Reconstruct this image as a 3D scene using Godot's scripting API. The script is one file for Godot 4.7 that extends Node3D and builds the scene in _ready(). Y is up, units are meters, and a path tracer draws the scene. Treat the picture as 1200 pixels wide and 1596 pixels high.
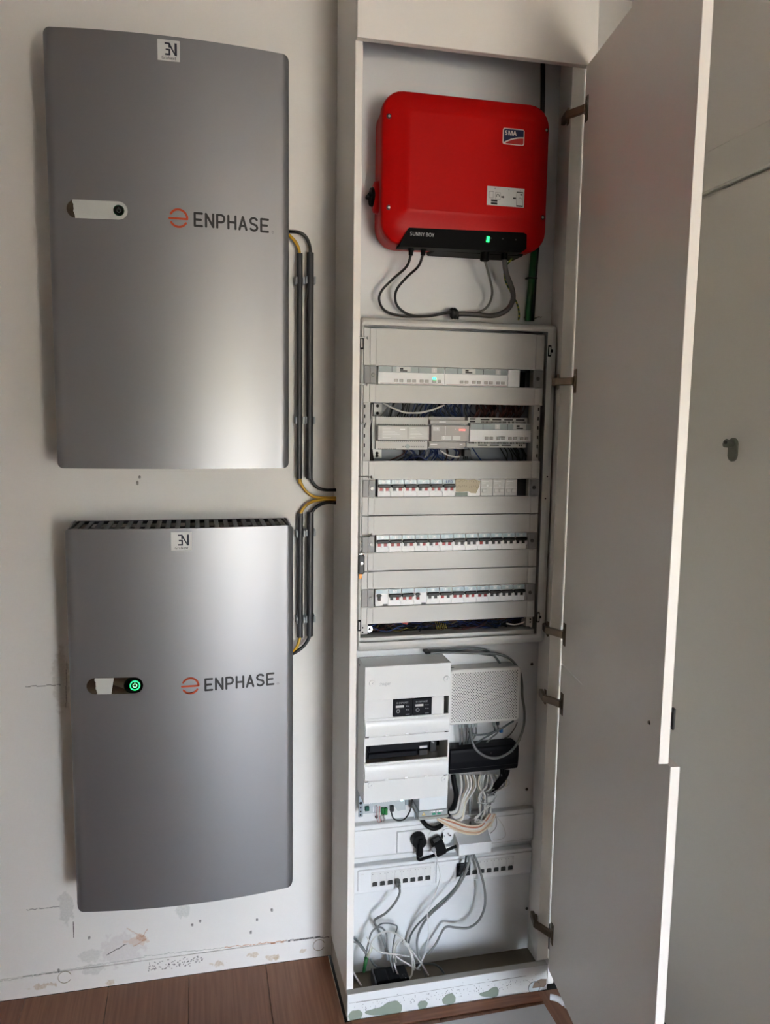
extends Node3D
# A tall built-in cabinet with solar and switchgear equipment, and two battery units on the wall beside it.
# x runs to the right along the back wall, y is up, z comes out of the wall (z = 0 is its face). Metres.

var M := {}
var taken := {}
var rng := RandomNumberGenerator.new()

# ---------- naming and tagging ----------
func numbered(n: String) -> String:
	if not taken.has(n):
		taken[n] = 0
		return n
	taken[n] += 1
	return "%s_%03d" % [n, taken[n]]

func tag(o, label: String, category := "", group := "", kind := ""):
	o.set_meta("label", label)
	if category: o.set_meta("category", category)
	if group: o.set_meta("group", group)
	if kind: o.set_meta("kind", kind)
	return o

func thing(called: String, label: String, category: String, at := Vector3.ZERO, group := "") -> Node3D:
	var o := Node3D.new()
	o.name = numbered(called)
	add_child(o)
	o.position = at
	tag(o, label, category, group)
	return o

func obj(called: String, st, m, parent = self) -> MeshInstance3D:
	var mi := MeshInstance3D.new()
	mi.name = numbered(called) if parent == self else called
	if st is SurfaceTool:
		st.generate_normals()
		mi.mesh = st.commit()
	else:
		mi.mesh = st
	mi.material_override = m
	mi.cast_shadow = GeometryInstance3D.SHADOW_CASTING_SETTING_ON
	parent.add_child(mi, true)
	return mi

func struct(called: String, st, m, label := "") -> MeshInstance3D:
	var o := obj(called, st, m)
	o.set_meta("kind", "structure")
	if label: o.set_meta("label", label)
	return o

# ---------- materials ----------
func mat(n: String, col := Color.WHITE, rough := 0.6, metal := 0.0) -> StandardMaterial3D:
	if M.has(n): return M[n]
	var m := StandardMaterial3D.new()
	m.resource_name = n
	m.albedo_color = col
	m.roughness = rough
	m.metallic = metal
	M[n] = m
	return m

func noise_image(seed_: int, freq: float, w: int, h: int, lo: Color, hi: Color, oct := 4, stretch := Vector2.ONE) -> ImageTexture:
	var f := FastNoiseLite.new()
	f.seed = seed_
	f.frequency = freq
	f.fractal_octaves = oct
	f.noise_type = FastNoiseLite.TYPE_SIMPLEX_SMOOTH
	var im := Image.create(w, h, false, Image.FORMAT_RGB8)
	for y in h:
		for x in w:
			var t := clampf(f.get_noise_2d(x * stretch.x, y * stretch.y) * 0.9 + 0.5, 0.0, 1.0)
			im.set_pixel(x, y, lo.lerp(hi, t))
	return ImageTexture.create_from_image(im)

func tri_mat(n: String, tex: Texture2D, scale: Vector3, rough: float, bump: Texture2D = null, depth := 0.0) -> StandardMaterial3D:
	var m := mat(n, Color.WHITE, rough)
	m.albedo_texture = tex
	m.uv1_triplanar = true
	m.uv1_world_triplanar = true
	m.uv1_scale = scale
	if bump:
		m.normal_enabled = true
		m.normal_texture = bump
		m.normal_scale = depth
	return m

func glow(n: String, col: Color, energy: float) -> StandardMaterial3D:
	var m := mat(n, col, 0.4)
	m.emission_enabled = true
	m.emission = col
	m.emission_energy_multiplier = energy
	return m

# ---------- shapes ----------
func S() -> SurfaceTool:
	var st := SurfaceTool.new()
	st.begin(Mesh.PRIMITIVE_TRIANGLES)
	return st

func tri(st: SurfaceTool, a: Vector3, b: Vector3, c: Vector3, ref: Vector3):
	var n := (a - c).cross(a - b)
	if n.dot((a + b + c) / 3.0 - ref) < 0.0:
		st.add_vertex(a); st.add_vertex(c); st.add_vertex(b)
	else:
		st.add_vertex(a); st.add_vertex(b); st.add_vertex(c)

func quad(st: SurfaceTool, a: Vector3, b: Vector3, c: Vector3, d: Vector3, ref: Vector3):
	tri(st, a, b, c, ref)
	tri(st, a, c, d, ref)

# a box with chamfered edges: centre, size, chamfer, turn
func bx(st: SurfaceTool, c: Vector3, s: Vector3, b := 0.0, B := Basis.IDENTITY):
	st.set_smooth_group(-1)
	var h := s * 0.5
	b = minf(b, minf(h.x, minf(h.y, h.z)) * 0.9)
	if b <= 0.0:
		var p := []
		for i in 8:
			p.append(c + B * Vector3(h.x * (1 if i & 1 else -1), h.y * (1 if i & 2 else -1), h.z * (1 if i & 4 else -1)))
		for f in [[0, 1, 3, 2], [4, 5, 7, 6], [0, 1, 5, 4], [2, 3, 7, 6], [0, 2, 6, 4], [1, 3, 7, 5]]:
			quad(st, p[f[0]], p[f[1]], p[f[2]], p[f[3]], c)
		return
	var v := func(i: int, ax: int) -> Vector3:
		var q := Vector3(h.x * (1 if i & 1 else -1), h.y * (1 if i & 2 else -1), h.z * (1 if i & 4 else -1))
		for k in 3:
			if k != ax: q[k] -= b * signf(q[k])
		return c + B * q
	for f in [[0, 1, 3, 2, 2], [4, 5, 7, 6, 2], [0, 1, 5, 4, 1], [2, 3, 7, 6, 1], [0, 2, 6, 4, 0], [1, 3, 7, 5, 0]]:
		quad(st, v.call(f[0], f[4]), v.call(f[1], f[4]), v.call(f[2], f[4]), v.call(f[3], f[4]), c)
	for e in [[0, 1, 1, 2], [2, 3, 1, 2], [4, 5, 1, 2], [6, 7, 1, 2], [0, 2, 0, 2], [1, 3, 0, 2], [4, 6, 0, 2], [5, 7, 0, 2], [0, 4, 0, 1], [1, 5, 0, 1], [2, 6, 0, 1], [3, 7, 0, 1]]:
		quad(st, v.call(e[0], e[2]), v.call(e[1], e[2]), v.call(e[1], e[3]), v.call(e[0], e[3]), c)
	for i in 8:
		tri(st, v.call(i, 0), v.call(i, 1), v.call(i, 2), c)

# a box from corner to corner
func bb(st: SurfaceTool, a: Vector3, b: Vector3, bev := 0.0):
	bx(st, (a + b) * 0.5, (b - a).abs(), bev)

func box(x0: float, x1: float, y0: float, y1: float, z0: float, z1: float, bev := 0.0) -> SurfaceTool:
	var st := S()
	bb(st, Vector3(x0, y0, z0), Vector3(x1, y1, z1), bev)
	return st

func curve(pts: Array, step := 6) -> PackedVector3Array:
	var out := PackedVector3Array()
	for i in pts.size() - 1:
		var p0: Vector3 = pts[max(i - 1, 0)]
		var p1: Vector3 = pts[i]
		var p2: Vector3 = pts[i + 1]
		var p3: Vector3 = pts[min(i + 2, pts.size() - 1)]
		for k in step:
			out.append(p1.cubic_interpolate(p2, p0, p3, float(k) / step))
	out.append(pts[-1])
	return out

func tube(st: SurfaceTool, pts: PackedVector3Array, r: float, n := 7, cap := true, r1 := -1.0):
	st.set_smooth_group(0)
	var up := Vector3(0.31, 0.17, 0.93).normalized()
	var last := []
	for i in pts.size():
		var t := (pts[min(i + 1, pts.size() - 1)] - pts[max(i - 1, 0)]).normalized()
		if t.length() < 0.5: continue
		up = (up - t * up.dot(t))
		up = up.normalized() if up.length() > 1e-4 else t.cross(Vector3(0.7, 0.1, 0.3)).normalized()
		var side := t.cross(up)
		var rr := r if r1 < 0.0 else lerpf(r, r1, float(i) / (pts.size() - 1))
		var ring := []
		for k in n:
			var a := TAU * k / n
			ring.append(pts[i] + (up * cos(a) + side * sin(a)) * rr)
		if last.size():
			var ref := (pts[i] + pts[i - 1]) * 0.5
			for k in n:
				quad(st, last[k], last[(k + 1) % n], ring[(k + 1) % n], ring[k], ref)
		elif cap:
			for k in n: tri(st, pts[i], ring[k], ring[(k + 1) % n], pts[i] + t * 0.01)
		last = ring
	if cap:
		var e := pts[-1]
		var d := (e - pts[-2]).normalized()
		for k in n: tri(st, e, last[k], last[(k + 1) % n], e - d * 0.01)

func cyl(st: SurfaceTool, a: Vector3, b: Vector3, r: float, n := 14, r1 := -1.0):
	var d := (b - a).normalized()
	var u := d.cross(Vector3(0.2, 0.9, 0.37)).normalized()
	var w := d.cross(u)
	if r1 < 0.0: r1 = r
	for k in n:
		var t0 := TAU * k / n
		var t1 := TAU * (k + 1) / n
		var e0 := u * cos(t0) + w * sin(t0)
		var e1 := u * cos(t1) + w * sin(t1)
		st.set_smooth_group(1)
		quad(st, a + e0 * r, a + e1 * r, b + e1 * r1, b + e0 * r1, (a + b) * 0.5)
		st.set_smooth_group(-1)
		tri(st, a, a + e0 * r, a + e1 * r, (a + b) * 0.5)
		tri(st, b, b + e0 * r1, b + e1 * r1, (a + b) * 0.5)

# a washer or ring standing out of the xy plane
func ring(st: SurfaceTool, c: Vector3, r0: float, r1: float, h: float, n := 28, a0 := 0.0, a1 := TAU):
	st.set_smooth_group(-1)
	for k in n:
		var t0 := a0 + (a1 - a0) * k / n
		var t1 := a0 + (a1 - a0) * (k + 1) / n
		var e0 := Vector3(cos(t0), sin(t0), 0)
		var e1 := Vector3(cos(t1), sin(t1), 0)
		var z := Vector3(0, 0, h)
		var mid := c + (e0 + e1) * (r0 + r1) * 0.25 + z * 0.5
		quad(st, c + e0 * r0 + z, c + e1 * r0 + z, c + e1 * r1 + z, c + e0 * r1 + z, mid)
		quad(st, c + e0 * r1, c + e1 * r1, c + e1 * r1 + z, c + e0 * r1 + z, mid)
		quad(st, c + e0 * r0, c + e1 * r0, c + e1 * r0 + z, c + e0 * r0 + z, mid)

func rrect(x0: float, x1: float, y0: float, y1: float, r: float, z: float, n := 6) -> PackedVector3Array:
	var out := PackedVector3Array()
	for q in [[x1 - r, y1 - r, 0.0], [x0 + r, y1 - r, PI / 2], [x0 + r, y0 + r, PI], [x1 - r, y0 + r, PI * 1.5]]:
		for k in n + 1:
			var a: float = q[2] + PI / 2 * k / n
			out.append(Vector3(q[0] + r * cos(a), q[1] + r * sin(a), z))
	return out

# skin over a stack of closed rings of equal size; flat: every facet keeps its own normal
func loft(st: SurfaceTool, rings: Array, cap0 := true, cap1 := true, groups := []):
	var mid := Vector3.ZERO
	var cs := []
	for r in rings:
		var c := Vector3.ZERO
		for p in r: c += p
		c /= r.size()
		cs.append(c)
		mid += c / rings.size()
	for i in rings.size() - 1:
		st.set_smooth_group(groups[i] if i < groups.size() else 0)
		var a: PackedVector3Array = rings[i]
		var b: PackedVector3Array = rings[i + 1]
		for k in a.size():
			var k1 := (k + 1) % a.size()
			quad(st, a[k], a[k1], b[k1], b[k], mid)
	for e in [[cap0, 0, 1], [cap1, rings.size() - 1, rings.size() - 2]]:
		if e[0]:
			st.set_smooth_group(90 + e[1])
			var a: PackedVector3Array = rings[e[1]]
			for k in a.size():
				tri(st, cs[e[1]], a[k], a[(k + 1) % a.size()], mid if cs[e[1]].distance_to(mid) > 1e-5 else cs[e[2]])

# flat outline (counter-clockwise or not) given a thickness along z
func slab(st: SurfaceTool, pts: PackedVector2Array, z0: float, z1: float):
	st.set_smooth_group(-1)
	var idx := Geometry2D.triangulate_polygon(pts)
	for i in range(0, idx.size(), 3):
		var t := []
		for k in 3: t.append(pts[idx[i + k]])
		var a := Vector3(t[0].x, t[0].y, z1)
		var b := Vector3(t[1].x, t[1].y, z1)
		var c := Vector3(t[2].x, t[2].y, z1)
		tri(st, a, b, c, (a + b + c) / 3.0 - Vector3(0, 0, 1) * signf(z1 - z0))
	var ctr := Vector2.ZERO
	for q in pts: ctr += q / pts.size()
	for k in pts.size():
		var q0 := pts[k]
		var q1 := pts[(k + 1) % pts.size()]
		quad(st, Vector3(q0.x, q0.y, z0), Vector3(q1.x, q1.y, z0), Vector3(q1.x, q1.y, z1), Vector3(q0.x, q0.y, z1), Vector3(ctr.x, ctr.y, (z0 + z1) * 0.5))

# round-ended brush stroke laid on a surface given by map(Vector2) -> Vector3
func stroke(st: SurfaceTool, pts: Array, w: float, map: Callable):
	st.set_smooth_group(-1)
	for i in pts.size() - 1:
		var a: Vector2 = pts[i]
		var b: Vector2 = pts[i + 1]
		var d := (b - a).normalized()
		var n := Vector2(-d.y, d.x) * w * 0.5
		quad(st, map.call(a + n), map.call(b + n), map.call(b - n), map.call(a - n), map.call((a + b) * 0.5) - Vector3(0, 0, 1))
	for q in pts:
		for k in 10:
			var t0 := TAU * k / 10
			var t1 := TAU * (k + 1) / 10
			tri(st, map.call(q), map.call(q + Vector2(cos(t0), sin(t0)) * w * 0.5), map.call(q + Vector2(cos(t1), sin(t1)) * w * 0.5), map.call(q) - Vector3(0, 0, 1))

func arc2(c: Vector2, r: float, a0: float, a1: float, n := 12, ry := -1.0) -> Array:
	var out := []
	for k in n + 1:
		var a := deg_to_rad(a0 + (a1 - a0) * k / n)
		out.append(c + Vector2(cos(a) * r, sin(a) * (r if ry < 0.0 else ry)))
	return out

var fonts := {}
func words(text: String, height: float, pos: Vector3, m, parent, called := "lettering", face := "Droid Sans", bold := false, left := true):
	var key := face + str(bold)
	if not fonts.has(key):
		var f := SystemFont.new()
		f.font_names = PackedStringArray([face])
		if bold: f.font_weight = 700
		fonts[key] = f
	var t := TextMesh.new()
	t.text = text
	t.font = fonts[key]
	t.font_size = 32
	t.pixel_size = height / 23.0
	t.depth = 0.0004
	t.curve_step = 4.0
	t.horizontal_alignment = HORIZONTAL_ALIGNMENT_LEFT if left else HORIZONTAL_ALIGNMENT_CENTER
	var o := obj(called, t, m, parent)
	o.position = pos
	return o

func cable(called: String, pts: Array, r: float, m, label: String, category := "cable", group := "", step := 6, n := 8) -> MeshInstance3D:
	var st := S()
	tube(st, curve(pts, step), r, n)
	var o := obj(called, st, m)
	tag(o, label, category, group)
	return o

const XL := -1.5      # room, left wall
const XR := 2.7       # room, far right wall
const ZF := 5.6       # window wall
const H := 2.75       # ceiling
const ZB := 0.114     # face of the cabinet's back panel

func setup_view():
	var cam := Camera3D.new()
	cam.name = "camera"
	cam.position = Vector3(-0.0012, 1.5917, 2.1844)
	cam.rotation = Vector3(-0.12018, -0.23106, 0.01474)
	cam.fov = 65.035
	cam.near = 0.02
	add_child(cam)
	cam.current = true
	var we := WorldEnvironment.new()
	we.name = "environment"
	var e := Environment.new()
	e.tonemap_mode = Environment.TONE_MAPPER_LINEAR
	e.tonemap_exposure = 3.4
	e.background_mode = Environment.BG_SKY
	var sky := Sky.new()
	var sm := ProceduralSkyMaterial.new()
	sm.sky_top_color = Color(0.68, 0.76, 0.88)
	sm.sky_horizon_color = Color(0.90, 0.925, 0.945)
	sm.ground_bottom_color = Color(0.33, 0.36, 0.28)
	sm.ground_horizon_color = Color(0.60, 0.64, 0.58)
	sm.energy_multiplier = 18.5
	sky.sky_material = sm
	e.sky = sky
	var sun := DirectionalLight3D.new()
	sun.name = "sun"
	sun.light_color = Color(1.0, 0.93, 0.82)
	sun.light_energy = 17.5
	sun.light_angular_distance = 0.6
	sun.shadow_enabled = true
	sun.rotation_degrees = Vector3(-48.0, 170.0, 0.0)   # stands behind the house and shines away over the added terrace
	add_child(sun)
	e.ambient_light_source = Environment.AMBIENT_SOURCE_SKY
	e.sdfgi_enabled = true
	e.ssao_enabled = true
	e.ssil_enabled = true
	we.environment = e
	add_child(we)

# ---------- wall paint with its stains ----------
var wall_img: Image
const WX0 := -2.6
const WPX := 500.0
func wp(x: float, y: float) -> Vector2i:
	return Vector2i(int((x - WX0) * WPX), int((H - y) * WPX))

func wblend(x: int, y: int, c: Color, a: float):
	if x < 0 or y < 0 or x >= wall_img.get_width() or y >= wall_img.get_height(): return
	wall_img.set_pixel(x, y, wall_img.get_pixel(x, y).lerp(c, a))

func wblob(x: float, y: float, rx: float, ry: float, c: Color, a: float, seed_: int, rough := 0.5):
	var f := FastNoiseLite.new()
	f.seed = seed_
	f.frequency = 0.09
	var o := wp(x, y)
	var ax := int(rx * WPX * 1.6)
	var ay := int(ry * WPX * 1.6)
	for j in range(-ay, ay + 1):
		for i in range(-ax, ax + 1):
			var d := Vector2(i / (rx * WPX), j / (ry * WPX)).length() + f.get_noise_2d(o.x + i, o.y + j) * rough
			if d < 1.0: wblend(o.x + i, o.y + j, c, a * clampf((1.0 - d) * 6.0, 0.0, 1.0) * (0.75 + 0.5 * f.get_noise_2d(3.0 * i, 3.0 * j)))

func wline(a: Vector3, b: Vector3, w: float, c: Color, al: float, seed_ := 1):
	var f := FastNoiseLite.new()
	f.seed = seed_
	f.frequency = 0.05
	var n := int(a.distance_to(b) * WPX * 2.0) + 1
	for k in n + 1:
		var p := a.lerp(b, float(k) / n)
		var o := wp(p.x, p.y + f.get_noise_1d(k) * 0.003)
		if f.get_noise_1d(k * 3.0 + 500.0) < -0.35: continue
		wblend(o.x, o.y, c, al)
		if w > 1.0: wblend(o.x, o.y + 1, c, al * 0.6)

func wall_paint() -> StandardMaterial3D:
	var paint := Color(0.94, 0.925, 0.90)
	wall_img = Image.create(int(3.8 * WPX), int(H * WPX), false, Image.FORMAT_RGB8)
	wall_img.fill(paint)
	var grey := Color(0.62, 0.62, 0.58)
	var dark := Color(0.20, 0.18, 0.16)
	var rust := Color(0.66, 0.36, 0.18)
	# plaster repairs, cracks and drips copied from the wall
	wblob(-0.3641, 0.2449, 0.020, 0.05, grey, 0.30, 3)
	wblob(-0.3569, 0.8863, 0.022, 0.09, Color(0.66, 0.63, 0.58), 0.3, 4)
	wblob(-0.3071, 0.0947, 0.035, 0.02, grey, 0.25, 5)
	wblob(-0.2981, 0.0550, 0.03, 0.015, grey, 0.3, 6)
	wblob(-0.2223, 0.1013, 0.06, 0.05, Color(0.84, 0.80, 0.79), 0.5, 7)
	wblob(-0.0559, 0.2036, 0.02, 0.03, Color(0.76, 0.76, 0.73), 0.5, 8)
	wblob(-0.1719, 0.1287, 0.014, 0.012, rust, 0.5, 9, 0.9)
	wblob(-0.1808, 0.1184, 0.03, 0.012, Color(0.85, 0.72, 0.62), 0.5, 10, 0.9)
	wline(Vector3(-0.2072, 0.1627, 0.0000), Vector3(-0.1667, 0.1319, 0.0000), 1, rust, 0.2, 11)
	wline(Vector3(-0.1667, 0.1319, 0.0000), Vector3(-0.1525, 0.1530, 0.0000), 1, rust, 0.2, 12)
	wline(Vector3(-0.1913, 0.1064, 0.0000), Vector3(-0.1565, 0.1227, 0.0000), 1, rust, 0.18, 13)
	wline(Vector3(-0.2633, 0.0901, 0.0000), Vector3(-0.2117, 0.1152, 0.0000), 1, dark, 0.5, 14)
	wline(Vector3(-0.4437, 0.8745, 0.0000), Vector3(-0.3589, 0.8742, 0.0000), 1, dark, 0.32, 15)
	wline(Vector3(-0.3410, 0.9376, 0.0000), Vector3(-0.3466, 0.8102, 0.0000), 1, dark, 0.2, 35)
	wline(Vector3(-0.4631, 0.2526, 0.0000), Vector3(-0.3820, 0.2510, 0.0000), 1, dark, 0.28, 16)
	wline(Vector3(-0.3473, 0.2013, 0.0000), Vector3(-0.3470, 0.1558, 0.0000), 1, dark, 0.5, 17)
	wline(Vector3(0.2349, 0.0621, 0.0000), Vector3(0.3600, 0.0583, 0.0000), 1, dark, 0.45, 18)
	wline(Vector3(0.0583, 0.0659, 0.0000), Vector3(0.2349, 0.0621, 0.0000), 1, rust, 0.4, 19)
	wline(Vector3(-0.1627, 0.0731, 0.0000), Vector3(0.0583, 0.0659, 0.0000), 1, grey, 0.3, 20)
	wline(Vector3(-0.5379, 0.0581, 0.0000), Vector3(-0.1628, 0.0692, 0.0000), 1, grey, 0.3, 20)
	for q in [[417, 1491, 0.022], [470, 1480, 0.012], [330, 1500, 0.02], [160, 1530, 0.018], [60, 1535, 0.03], [424, 1490, 0.008], [385, 1487, 0.015]]:
		var st3 := unit_wall(q[0], q[1])
		wblob(st3.x, st3.y, q[2], 0.008, Color(0.70, 0.58, 0.42), 0.45, 21 + int(q[0]), 0.9)
	# rows of small punched dots
	rng.seed = 77
	for k in 90:
		var u := rng.randf_range(219, 303)
		var v := 1512.0 - (u - 219) * 0.13 - rng.randf_range(0, 14)
		var d3 := unit_wall(u, v)
		var o := wp(d3.x, d3.y)
		wblend(o.x, o.y, dark, 0.85)
		if rng.randf() < 0.4: wblend(o.x + 1, o.y, dark, 0.5)
	for q in [[300, 1435], [287, 1441], [84, 1512], [130, 1461], [392, 1433], [416, 1418], [382, 1452], [207, 793], [203, 800]]:
		var d3 := unit_wall(q[0], q[1])
		wblob(d3.x, d3.y, 0.0035, 0.005, dark, 0.7, 5)
	var m := mat("wall paint", Color.WHITE, 0.75)
	m.albedo_texture = ImageTexture.create_from_image(wall_img)
	return m

# linear fit of the wall around its lower left, in photograph pixels
func unit_wall(u: float, v: float) -> Vector3:
	var a := Vector3(-0.5286, 0.2945, 0.0000)
	var b := Vector3(0.3593, 0.1782, 0.0000)
	var c := Vector3(-0.5403, -0.0019, 0.0000)
	var d := Vector3(0.3614, -0.1504, 0.0000)
	var s := u / 512.0
	var t := (v - 1400.0) / 160.0
	return a.lerp(b, s).lerp(c.lerp(d, s), t)

# a wall-parallel face with the wall's own paint coordinates
func wface(st: SurfaceTool, x0: float, x1: float, y0: float, y1: float, z0: float, z1: float):
	bb(st, Vector3(x0, y0, z0), Vector3(x1, y1, z1))

func with_wall_uv(st: SurfaceTool) -> ArrayMesh:
	st.generate_normals()
	var a := st.commit_to_arrays()
	var uv := PackedVector2Array()
	for p in a[Mesh.ARRAY_VERTEX]:
		uv.append(Vector2((p.x - WX0) / 3.8, (H - p.y) / H))
	a[Mesh.ARRAY_TEX_UV] = uv
	var am := ArrayMesh.new()
	am.add_surface_from_arrays(Mesh.PRIMITIVE_TRIANGLES, a)
	return am

func build_room():
	var paint := wall_paint()
	var plain := mat("plain wall paint", Color(0.94, 0.925, 0.90), 0.75)
	var st := S()
	wface(st, XL, 1.2, 0.0, H, -0.15, 0.0)
	struct("wall_back", with_wall_uv(st), paint, "off-white painted wall carrying two battery units, stained near the floor")
	st = S()
	wface(st, XL, 0.367, 0.0, 0.061, 0.0, 0.004)
	var bb_ := struct("baseboard_back", with_wall_uv(st), paint, "low flush baseboard painted like the wall, with glue marks")
	for q in [Vector3(-0.3729, 0.0453, 0.0050), Vector3(0.3307, 0.0374, 0.0050)]:
		var gs := S()
		ring(gs, q, 0.0165, 0.0178, 0.0008, 24, 0.3, TAU - 0.5)
		obj("glue_ring", gs, mat("old glue", Color(0.62, 0.57, 0.46), 0.8), bb_)
	# right wall with a door, a short return, then the wide room behind the camera
	struct("wall_right", box(1.2, 1.35, 0.0, H, -0.15, 1.35), plain, "plain painted side wall beyond the cabinet door")
	struct("wall_return", box(1.35, XR, 0.0, H, 1.2, 1.35), plain)
	struct("wall_far_right", box(XR, XR + 0.15, 0.0, H, 1.2, ZF), plain)
	struct("wall_left", box(XL - 0.15, XL, 0.0, H, -0.15, ZF), plain)
	struct("ceiling", box(XL - 0.15, XR + 0.15, H, H + 0.15, -0.15, ZF + 0.15), plain)
	st = S()
	bb(st, Vector3(XL, 0, ZF), Vector3(0.75, H, ZF + 0.15))
	bb(st, Vector3(2.05, 0, ZF), Vector3(XR, H, ZF + 0.15))
	bb(st, Vector3(0.75, 1.72, ZF), Vector3(2.05, H, ZF + 0.15))
	struct("wall_front", st, plain)
	struct("added_shade_wall", box(XL, 0.55, 0.0, H, 2.95, 3.10), plain)  # unseen wall, added to keep window light off the left of the back wall
	st = S()
	for x in [0.75, 1.99]: bb(st, Vector3(x, 0, ZF + 0.04), Vector3(x + 0.06, 1.72, ZF + 0.11), 0.004)
	bb(st, Vector3(0.81, 1.66, ZF + 0.04), Vector3(1.99, 1.72, ZF + 0.11), 0.004)
	bb(st, Vector3(0.81, 0.0, ZF + 0.04), Vector3(1.99, 0.06, ZF + 0.11), 0.004)
	struct("window_1", st, mat("window frame", Color(0.85, 0.85, 0.84), 0.4))
	struct("added_terrace", box(-14, 16, -0.3, -0.05, ZF + 0.16, 26), mat("added terrace stone", Color(0.66, 0.625, 0.56), 0.9))  # unseen ground, added to bounce warm sunlight in through the window
	# floor
	var base := struct("floor", box(XL, XR, -0.12, -0.014, -0.15, ZF + 0.15), mat("floor gap", Color(0.10, 0.085, 0.075), 0.9), "brown oak plank floor")
	var grains := []
	var tones := [[Color(0.47, 0.30, 0.205), Color(0.55, 0.37, 0.27)], [Color(0.49, 0.32, 0.22), Color(0.57, 0.39, 0.285)], [Color(0.47, 0.305, 0.21), Color(0.54, 0.365, 0.265)]]
	for k in 3:
		var tex := noise_image(40 + k, 0.02, 512, 512, tones[k][0], tones[k][1], 5, Vector2(4.0, 0.28))
		grains.append(tri_mat("oak %d" % k, tex, Vector3(2.2, 1.0, 1.1), 0.42))
	var edge := -0.258 - 0.2165 * 11
	var n := 0
	while edge < XR:
		var x1 := edge + 0.2155
		var a := maxf(edge, XL)
		var b := minf(x1, XR)
		if a < 0.36 and b > 0.36:
			obj("plank", box(a, 0.3595, -0.013, 0.0, 0.0055, ZF - 0.01, 0.0012), grains[n % 3], base)
			obj("plank", box(0.3595, b, -0.013, 0.0, 0.2745, ZF - 0.01, 0.0012), grains[(n + 1) % 3], base)
		elif a >= 0.36 and a < 1.0:
			obj("plank", box(a, b, -0.013, 0.0, 0.2745, ZF - 0.01, 0.0012), grains[n % 3], base)
		elif b > 1.2:
			obj("plank", box(maxf(a, 1.2), b, -0.013, 0.0, 1.36, ZF - 0.01, 0.0012), grains[n % 3], base)
		else:
			obj("plank", box(a, b, -0.013, 0.0, 0.0055, ZF - 0.01, 0.0012), grains[n % 3], base)
		edge += 0.2165
		n += 1
	# the room door in the right wall: leaf set back in a plain casing
	var white := mat("door paint", Color(0.90, 0.89, 0.86), 0.5)
	var d := S()
	bb(d, Vector3(1.186, 0.004, 0.10), Vector3(1.2, 2.118, 1.02), 0.002)
	var door := struct("door_1", d, white, "plain pale flush room door with a small grey hook")
	var hk := S()
	var hc := Vector3(1.186, 1.524, 0.585)
	loft(hk, [hook_ring(hc, 0.0, 0.016), hook_ring(hc, -0.004, 0.016), hook_ring(hc, -0.006, 0.013)], true, true, [-1, 0])
	var hook := obj("hook_plate", hk, mat("hook grey", Color(0.40, 0.41, 0.37), 0.4, 0.5), door)
	hk = S()
	cyl(hk, hc + Vector3(-0.004, 0.014, 0), hc + Vector3(-0.014, 0.014, 0), 0.0085, 16)
	cyl(hk, hc + Vector3(-0.014, 0.014, 0), hc + Vector3(-0.022, 0.016, 0), 0.0085, 16, 0.010)
	obj("hook_knob", hk, mat("hook grey"), hook)
	hk = S()
	cyl(hk, hc + Vector3(-0.0215, 0.016, 0), hc + Vector3(-0.0225, 0.016, 0), 0.0055, 14)
	obj("hook_hole", hk, mat("black hole", Color(0.05, 0.045, 0.04), 0.8), hook)
	var t := S()
	bb(t, Vector3(1.182, 2.126, 0.02), Vector3(1.2, 2.222, 1.10), 0.004)
	bb(t, Vector3(1.182, 0.0, 1.026), Vector3(1.2, 2.1255, 1.10), 0.004)
	struct("trim_1", t, white, "flat casing round the room door")

func hook_ring(c: Vector3, dx: float, r: float) -> PackedVector3Array:
	var out := PackedVector3Array()
	for k in 24:
		var a := TAU * k / 24
		out.append(c + Vector3(dx, sin(a) * r + (0.012 if sin(a) > 0 else -0.010), cos(a) * r))
	return out

# ---------- the cabinet ----------
const UD := [Vector3(0.935, 0.0, 0.276), Vector3(0.840, 0.0, 0.894)]
const LD := [Vector3(0.935, 0.0, 0.276), Vector3(0.861, 0.0, 0.901)]

func leaf_basis(d: Array) -> Basis:
	var along: Vector3 = (d[1] - d[0]).normalized()     # local x: from the hinge to the free edge
	var out := Vector3.UP.cross(along).normalized()       # local z: away from the inner face
	if out.x < 0.0: out = -out
	return Basis(along, Vector3.UP, out)

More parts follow.
